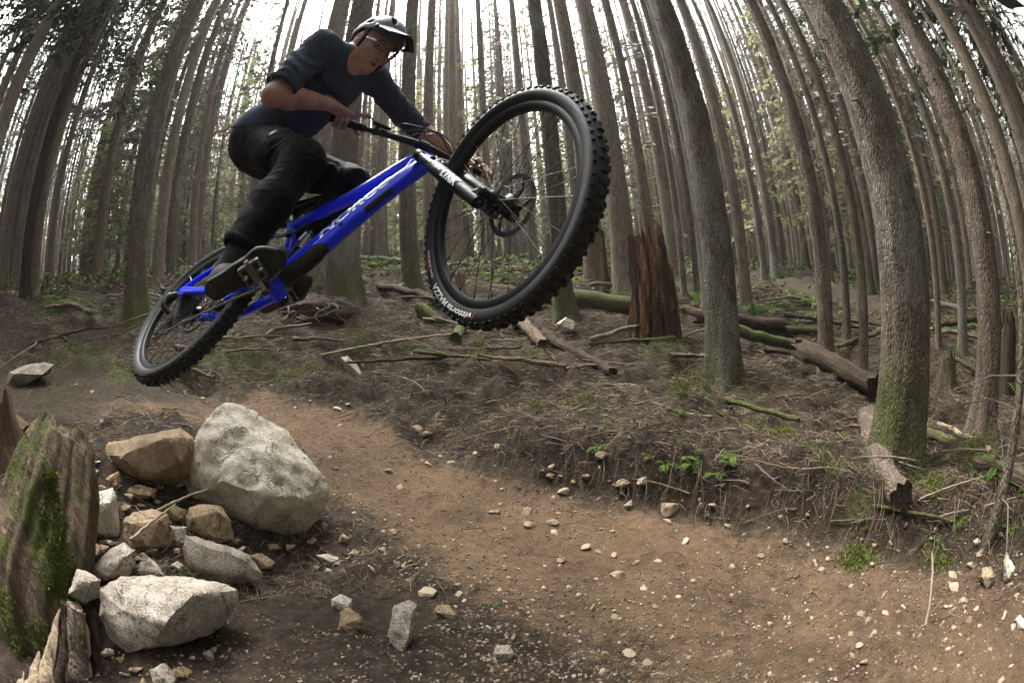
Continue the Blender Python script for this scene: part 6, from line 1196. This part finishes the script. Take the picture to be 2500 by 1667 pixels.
log((1402, 752), (1568, 770), 56, 'mossy', 'thick mossy log lying between the front wheel and the rotten stump', rough=.1)
log((1060, 690), (1345, 715), 24, 'mossy', 'long mossy log seen through the bottom of the front wheel')
log((1955, 915), (2110, 985), 46, 'darkwood', 'broken dark log leaning against the thickest foreground trunk', lift=(.16, 0.), rough=.14)
log((2112, 1060), (2200, 1200), 46, 'bark_red', 'bark covered log sliding down beside the thickest foreground trunk', lift=(.04, .0), rough=.12)
log((1775, 982), (1948, 1030), 13, 'mossy', 'thin mossy branch on the bank left of the thickest trunk', cat='branch', name='branch')
log((1780, 800), (2005, 818), 22, 'mossy', 'upper log of the fallen heap right of the flaky mossy trunk'); log((1790, 840), (1960, 870), 30, 'mossy', 'lower mossy log of the fallen heap right of the flaky mossy trunk', lift=(.1, .05)); log((1700, 795), (1900, 830), 34, 'darkwood', 'dark rotten log in the middle of the fallen heap', lift=(.05, .12), rough=.16); log((1680, 770), (1790, 800), 26, 'rotwood', 'grey rotten log joining the rotten stump to the heap')
log((1330, 822), (1490, 918), 22, 'darkwood', 'split grey log end sloping down below the front wheel'); log((1262, 800), (1330, 852), 30, 'bark_red', 'short broken log under the front wheel', lift=(.05, 0)); log((1112, 835), (1130, 800), 30, 'mossy', 'sawn log end poking out under the front tyre'); log((1030, 770), (1075, 800), 34, 'mossy', 'short mossy log left of the sawn end')
log((787, 870), (1105, 815), 7, 'twig2', 'long curved pale branch across the bank', cat='branch', name='branch', bow=.05)
log((2240, 1062), (2520, 1215), 20, 'mossy', 'long mossy branch running down to the right edge', cat='branch', name='branch'); log((2380, 1150), (2520, 1215), 26, 'darkwood', 'dark log half buried at the right edge'); log((2290, 1040), (2420, 1110), 10, 'twig2', 'thin bare branch above the long mossy one', cat='branch', name='branch')
log((2130, 1240), (2330, 1275), 9, 'mossy', 'thin mossy root curving over the bank below the thickest trunk', cat='root', name='root', bow=.06)
log((205, 652), (330, 640), 17, 'mossy', 'mossy log lying behind the straight brown trunk'); log((-20, 745), (50, 722), 22, 'splint', 'pale split log at the left edge'); log((120, 690), (320, 668), 8, 'dead', 'thin fallen pole under the mossy log on the left', cat='branch', name='branch'); log((-30, 1075), (75, 1110), 40, 'rotwood', 'dark rotten log on the left edge above the mossy stump', lift=(.05, 0))
log((880, 640), (985, 655), 10, 'dead', 'thin fallen pole right of the broad trunk behind the rider', cat='branch', name='branch', lift=(.1, .1)); log((880, 690), (1060, 745), 18, 'darkwood', 'brown root or log sloping between the broad trunk and the mossy trunk'); log((2270, 1360), (2258, 1530), 5, 'twig2', 'thin upright pale stick in front of the right bank', cat='stick', name='stick', lift=(0.02, 0))
# leaning mossy sapling at the right
sp = hit(2407, 1326); top = at_rho(2492, 735, math.hypot(sp[0], sp[1]) * 1.05); sapl = empty('sapling', sp); tag(sapl, 'thin leaning sapling with mossy stem near the right edge', 'tree'); P = spline([np.array([0, 0, -.1]), np.array([.02, 0, .15]), (top - sp) * .5 + np.array([.01, 0, 0]), top - sp, (top - sp) * 2.2 + np.array([.1, .1, .5])], 30); wS = pxm(2407, 1326, np.linalg.norm(sp)); G().tube(P, np.linspace(15, 6, 30) * wS, 14).obj('stem', MT['bark_moss'], sapl)
g = G(); rs = np.random.default_rng(4)
for i in range(14): twig_strip(g, P[8 + i], np.array([rs.normal(), rs.normal(), .3]), .5 * rs.random() + .1, .004, rs, .4, 3, 3)
tag(g.obj('side_twigs', MT['dead'], sapl, smooth=False), kind='stuff')
# root tangle under the broad trunk behind the rider
rp = hit(770, 790); rt = empty('root_tangle', rp); tag(rt, 'tangle of bare roots and a dark mound coloured for the shaded hollow below the broad trunk behind the rider', 'roots'); rs = np.random.default_rng(12); wR = pxm(770, 760, np.linalg.norm(rp)); right = np.cross(ray(770, 790), [0, 0, 1]); right /= np.linalg.norm(right); away = np.array([-right[1], right[0], 0])
g = G(); g.ell(away * .34 + np.array([0, 0, .12]), [right, away, (0, 0, 1)], (105 * wR, .40, 46 * wR), 30, 18); V = np.concatenate(g.V); V += .06 * np.stack([fbm(V, 6., 3, i) for i in range(3)], -1); obj('hollow_shade_mound', mesh_of('mound', V, g.F, True), MT['darkwood'], rt)  # dark-coloured mound stands in for the shaded hollow among the roots
for i in range(26):
    x = rs.uniform(-130, 110) * wR; t0 = right * x * .6 + away * rs.uniform(-.05, .25) + np.array([0, 0, rs.uniform(20, 62) * wR]); t1 = right * (x + rs.normal(0, 60) * wR) + away * rs.uniform(-.28, .0) + np.array([0, 0, rs.uniform(-8, 30) * wR]); md = (t0 + t1) / 2 + right * rs.normal(0, 26) * wR - away * rs.uniform(.05, .2)
    G().tube(spline([t0, md, t1], 10), np.linspace(rs.uniform(1.4, 3.4), .7, 10) * wR, 6).obj('root', MT['twig'] if i % 3 else MT['dead'], rt)
# ------------------------------------------------------------------ litter, sticks, moss, ferns
def litter():
    rs = np.random.default_rng(3); n = 78000; r = 1.2 + 7.8 * rs.random(n) ** 1.1; az = np.radians(rs.uniform(-86, 86, n)); x, y = np.sin(az) * r, np.cos(az) * r; td = trail_d(x, y); up = y > np.interp(x, TPs[:, 0], TPs[:, 1]); w = np.clip((td - 1.15) / .5, 0, 1) * np.where(up, 1., .50) + .03; keep = rs.random(n) < w; x, y, r = x[keep], y[keep], r[keep]; n = len(x); z = gz(x, y)
    a = rs.random(n) * 6.28; L = rs.uniform(.03, .16, n) * (.6 + .14 * r); th = (.0008 + .0014 * rs.random(n)) * (.55 + .34 * r); rise = rs.normal(.0, .16, n); d = np.stack([np.cos(a), np.sin(a), rise], -1); d /= np.linalg.norm(d, axis=1)[:, None]; s = np.cross(d, [0, 0, 1.]); s /= np.linalg.norm(s, axis=1)[:, None]; u = np.cross(s, d); c = np.stack([x, y, z + .004 + rs.random(n) * .014], -1); bend = (rs.normal(0, .22, n) * L)[:, None] * s + (rs.normal(.03, .10, n) * L)[:, None] * u
    rings = []
    for t, k in ((-.5, .8), (.0, 1.), (.5, .35)):
        m = c + d * (L * t)[:, None] + bend * (1 - (2 * t) ** 2)
        for q in range(3): an = q * 2.094; rings.append(m + (s * math.cos(an) + u * math.sin(an)) * (th * k)[:, None])
    V = np.stack(rings, 1).reshape(-1, 3); b = (np.arange(n) * 9)[:, None, None]; f = np.array([[i * 3 + j, i * 3 + (j + 1) % 3, i * 3 + 3 + (j + 1) % 3, i * 3 + 3 + j] for i in range(2) for j in range(3)])[None]; Q = (b + f).reshape(-1, 4)
    me = mesh_of('litter', V, Q); me.materials.append(MT['twig']); me.materials.append(MT['twig2']); me.materials.append(MT['darkwood']); mi = np.repeat(rs.choice([0, 1, 2], n, p=[.58, .26, .16]), 6); me.polygons.foreach_set('material_index', mi.astype(np.int32)); tag(obj('needle_litter', me), 'brown needle and twig litter covering the forest floor', 'litter', kind='stuff')
litter()
# sticks one can pick out
rs = np.random.default_rng(55); k = 0
while k < 85:
    px, py = rs.uniform(20, 2480), rs.uniform(700, 1420); p = hit0(px, py)
    if p is None or tdp(p) < 1.25 or np.linalg.norm(p) > 9 or p[1] < np.interp(p[0], TPs[:, 0], TPs[:, 1]): continue
    L = rs.uniform(50, 190); a = rs.normal(0, .55) + (math.pi if rs.random() < .5 else 0); q = (px + L * math.cos(a), py + L * math.sin(a) * .45)
    h_ = hit0(*q)
    if h_ is None or np.linalg.norm(h_ - p) > 2.5: continue
    if log((px, py), q, rs.uniform(2.5, 6.5), rs.choice(['twig2', 'dead', 'twig']), 'fallen bare stick on the bank ' + ('left of the front wheel' if px < 1000 else 'below the front wheel' if px < 1450 else 'below the rotten stump' if px < 1850 else 'near the thickest trunk'), 'stick', 'stick', bow=.07, seed=k, group='fallen sticks ' + ('left of the front wheel' if px < 1000 else 'below the front wheel' if px < 1450 else 'below the rotten stump' if px < 1850 else 'near the thickest trunk'), lift=(rs.uniform(0, .04), rs.uniform(0, .06)), sides=7, taper=.4): k += 1
for (a, b, w, lab) in [((395, 1320), (572, 1255), 7, 'pale bent stick lying on the rocks below the largest boulder'), ((350, 1395), (455, 1325), 8, 'orange ended stick between the rocks'), ((310, 1185), (355, 1175), 4, 'thin curved twig on the small rocks')]: log(a, b, w, 'twig2', lab, 'stick', 'stick', bow=.05, lift=(.10, .14), sides=8, taper=.5)
k = 0
while k < 34:
    px, py = rs.uniform(60, 2480), rs.uniform(690, 960); p = hit0(px, py)
    if p is None or tdp(p) < 1.6 or np.linalg.norm(p) > 11: continue
    L = rs.uniform(90, 260); a = rs.normal(0, .4) + (math.pi if rs.random() < .5 else 0); q = (px + L * math.cos(a), py + L * math.sin(a) * .4); h_ = hit0(*q)
    if h_ is None or np.linalg.norm(h_ - p) > 3.5: continue
    zz = 'left of the rider' if px < 600 else 'behind the bike' if px < 1400 else 'between the stump and the thickest trunk' if px < 2150 else 'near the right edge'
    if log((px, py), q, rs.uniform(7, 15), rs.choice(['dead', 'mossy', 'darkwood', 'bark_red']), 'fallen dead branch on the forest floor ' + zz, 'branch', 'branch', bow=.05, seed=200 + k, group='fallen branches ' + zz, lift=(rs.uniform(0, .08), rs.uniform(0, .10)), sides=9, taper=.5, rough=.14): k += 1
# rootlets hanging over the cut bank
def rootlets():
    rs = np.random.default_rng(17); g = G(); n = 0
    while n < 900:
        i = rs.integers(55, 159); t = TPs[i]; dx, dy = TPs[min(i + 1, 159), :2] - TPs[i - 1, :2]; nn = np.array([-dy, dx]) / math.hypot(dx, dy)
        if nn[1] < 0: nn = -nn
        td = rs.uniform(1.25, 2.1); p = t[:2] + nn * t[2] * td; 
        if p[0] < -.2: continue
        z = float(gz(p[:1], p[1:])[0]); a = np.array([p[0], p[1], z + .005]); q = p - nn * rs.uniform(.03, .16) + rs.normal(0, .06, 2); b = np.array([q[0], q[1], float(gz(q[:1], q[1:])[0]) + .006]); m = (a + b) / 2 + np.array([rs.normal(0, .03), rs.normal(0, .03), rs.uniform(.0, .035)]); g.tube(spline([a, m, b], 6), np.linspace(rs.uniform(.0008, .0026), .0006, 6), 3, cap=False); n += 1
    tag(g.obj('rootlets', MT['twig'], smooth=False), 'fine rootlets hanging over the cut bank above the trail', 'roots', kind='stuff')
rootlets()
# low green cover on the far floor
def floor_cover():
    rs = np.random.default_rng(23); n = 120000; az = np.radians(rs.uniform(-86, 86, n)); r = rs.uniform(7, 38, n); x, y = np.sin(az) * r, np.cos(az) * r; k = fbm(np.stack([x, y, 0 * x], -1), .35, 3, 6); keep = k > rs.normal(-.05, .25, n); x, y, r = x[keep], y[keep], r[keep]; n = len(x); z = gz(x, y) + rs.random(n) ** 2 * .22; s = rs.uniform(.02, .075, n) * (.6 + r * .075); d = rs.normal(0, 1, (n, 3)) * np.array([1, 1, .4]); d /= np.linalg.norm(d, axis=1)[:, None]; e = np.cross(d, rs.normal(0, .3, (n, 3)) + np.array([0, 0, 1.])); e /= np.linalg.norm(e, axis=1)[:, None]; c = np.stack([x, y, z], 1)
    P = np.stack([c - d * s[:, None], c - e * s[:, None] * .4, c + d * s[:, None], c + e * s[:, None] * .4], 1).reshape(-1, 3); me = mesh_of('cover', P, np.arange(4 * n).reshape(-1, 4)); me.materials.append(MT['fern']); me.materials.append(MT['moss']); me.materials.append(MT['twig']); me.polygons.foreach_set('material_index', rs.choice([0, 1, 2], n, p=[.26, .40, .34]).astype(np.int32)); tag(obj('floor_cover', me), 'low moss, leaves and litter on the far forest floor', 'ground cover', kind='stuff')
floor_cover()
# moss cushions on the bank
def moss_cover():
    rs = np.random.default_rng(8); co = []; no = []
    for px, py, s in MS:
        for i in range(260):
            a, b = px + rs.normal(0, s * .5), py + rs.normal(0, s * .24); co.append((a, b))
    P = []; 
    D = np.array([ray(a, b) for a, b in co]); t = np.geomspace(1.2, 14, 240); 
    for i in range(0, len(D), 2000):
        d = D[i:i + 2000]; p = d[:, None] * t[None, :, None]; h = p[..., 2] - gz0(p[..., 0], p[..., 1]); k = np.argmax(h < 0, 1); ok = h[np.arange(len(d)), k] < 0; P.append((d * t[k][:, None])[ok])
    P = np.concatenate(P); P[:, 2] = gz(P[:, 0], P[:, 1]) + .006; keep = fbm(P, 7., 3, 4) > -.25; P = P[keep]; d = np.linalg.norm(P, axis=1)
    o = moss_blades(P, np.repeat([[0, 0, 1.]], len(P), 0), 75000, .022, 5, 'moss_cover', None, .011); tag(o, 'green moss growing in patches over the bank', 'moss', kind='stuff')
moss_cover()
# ferns and small green plants
def fern_mesh(seed, n=8, L=.42):
    rs = np.random.default_rng(seed); V = []; Fc = []
    for i in range(n):
        a = i * 6.28 / n + rs.normal(0, .25); el = rs.uniform(.5, 1.15); l = L * rs.uniform(.6, 1.1); d = np.array([math.cos(a) * math.cos(el), math.sin(a) * math.cos(el), math.sin(el)]); p = np.zeros(3); lat = np.array([-math.sin(a), math.cos(a), 0]); m = 13
        for j in range(m):
            t = j / m; p = p + d * l / m; d = d + np.array([0, 0, -.16]); d /= np.linalg.norm(d); wl = l * .24 * math.sin(math.pi * min(1, .18 + t * .9)) ; 
            for s in (-1, 1):
                k = len(V); e = lat * s * wl + d * wl * .35 + np.array([0, 0, -.1 * wl]); V += [p, p + e * .5 - d * l * .022, p + e, p + e * .5 + d * l * .026]; Fc.append((k, k + 1, k + 2, k + 3))
    me = mesh_of('fronds', V, Fc); me.materials.append(MT['fern']); return me
FM = [fern_mesh(i, 7 + i, .4 + .05 * i) for i in range(3)]
def fern(p, s, lab, grp, i): t = empty('fern', p); tag(t, lab, 'fern', grp); o = obj('fronds', FM[i % 3], None, t); o.scale = (s,) * 3; o.rotation_euler = (0, 0, rs.random() * 6.28)
rs = np.random.default_rng(91)
for (cx, cy, sx, sy, n, lab, grp) in [(440, 640, 40, 22, 14, 'fern growing behind the rear tyre', 'ferns behind the rear tyre'), (920, 650, 60, 25, 16, 'fern growing between the broad trunk and the front wheel', 'ferns left of the front wheel'), (1900, 752, 90, 14, 22, 'fern in the bright patch right of the flaky mossy trunk', 'ferns right of the flaky mossy trunk'), (1450, 700, 60, 20, 10, 'fern low behind the right side of the front tyre', 'ferns behind the front tyre'), (1230, 640, 60, 22, 8, 'fern seen through the front wheel', 'ferns seen through the front wheel'), (2380, 820, 120, 40, 22, 'fern on the far ground near the right edge', 'ferns near the right edge'), (1650, 700, 30, 40, 8, 'fern beside the rotten stump', 'ferns beside the rotten stump'), (2470, 1180, 40, 40, 7, 'small green plant by the leaning sapling', 'green plants by the sapling'), (200, 745, 60, 16, 5, 'small fern near the left end of the trail', 'ferns near the left end of the trail')]:
    for i in range(n):
        p = hit(rs.normal(cx, sx), rs.normal(cy, sy))
        if p is None: continue
        d = np.linalg.norm(p); fern(p, rs.uniform(.5, 1.1) * (1 if d > 5 else .35), lab, grp, i)
k = 0
while k < 60:
    px, py = rs.uniform(1350, 2480), rs.uniform(930, 1400); p = hit(px, py)
    if p is None or tdp(p) < 1.35 or np.linalg.norm(p) > 6 or fbm(p[None], 1.4, 2, 3)[0] < 0: continue
    fern(p, rs.uniform(.08, .2), 'small bright green sprig sprouting on the right bank', 'green sprigs on the right bank', k); k += 1
for i, (px, py, lab) in enumerate([(1212, 1478, 'tiny green sprig on the trail'), (445, 1400, 'tiny green leaf between the rocks'), (2110, 1290, 'leafiest green sprig below the thickest trunk')]):
    p = hit(px, py); fern(p, .09, lab, None, i)
# ------------------------------------------------------------------ thin forest haze
g = G(); g.box((0, 0, 12.), np.eye(3), (96, 96, 26)); hz = g.obj('haze', None, smooth=False); hm = bpy.data.materials.new('haze'); hm.use_nodes = True; hn = hm.node_tree; hn.nodes.remove(hn.nodes['Principled BSDF'])
pv = hn.nodes.new('ShaderNodeVolumePrincipled'); pv.inputs['Color'].default_value = (.92, .93, .91, 1); pv.inputs['Density'].default_value = .0016; pv.inputs['Anisotropy'].default_value = .3; hn.links.new(pv.outputs[0], hn.nodes['Material Output'].inputs['Volume']); hz.data.materials.append(hm); tag(hz, 'thin pale haze between the trees', 'haze', kind='stuff')
SC.cycles.volume_bounces = 0; SC.cycles.volume_max_steps = 64
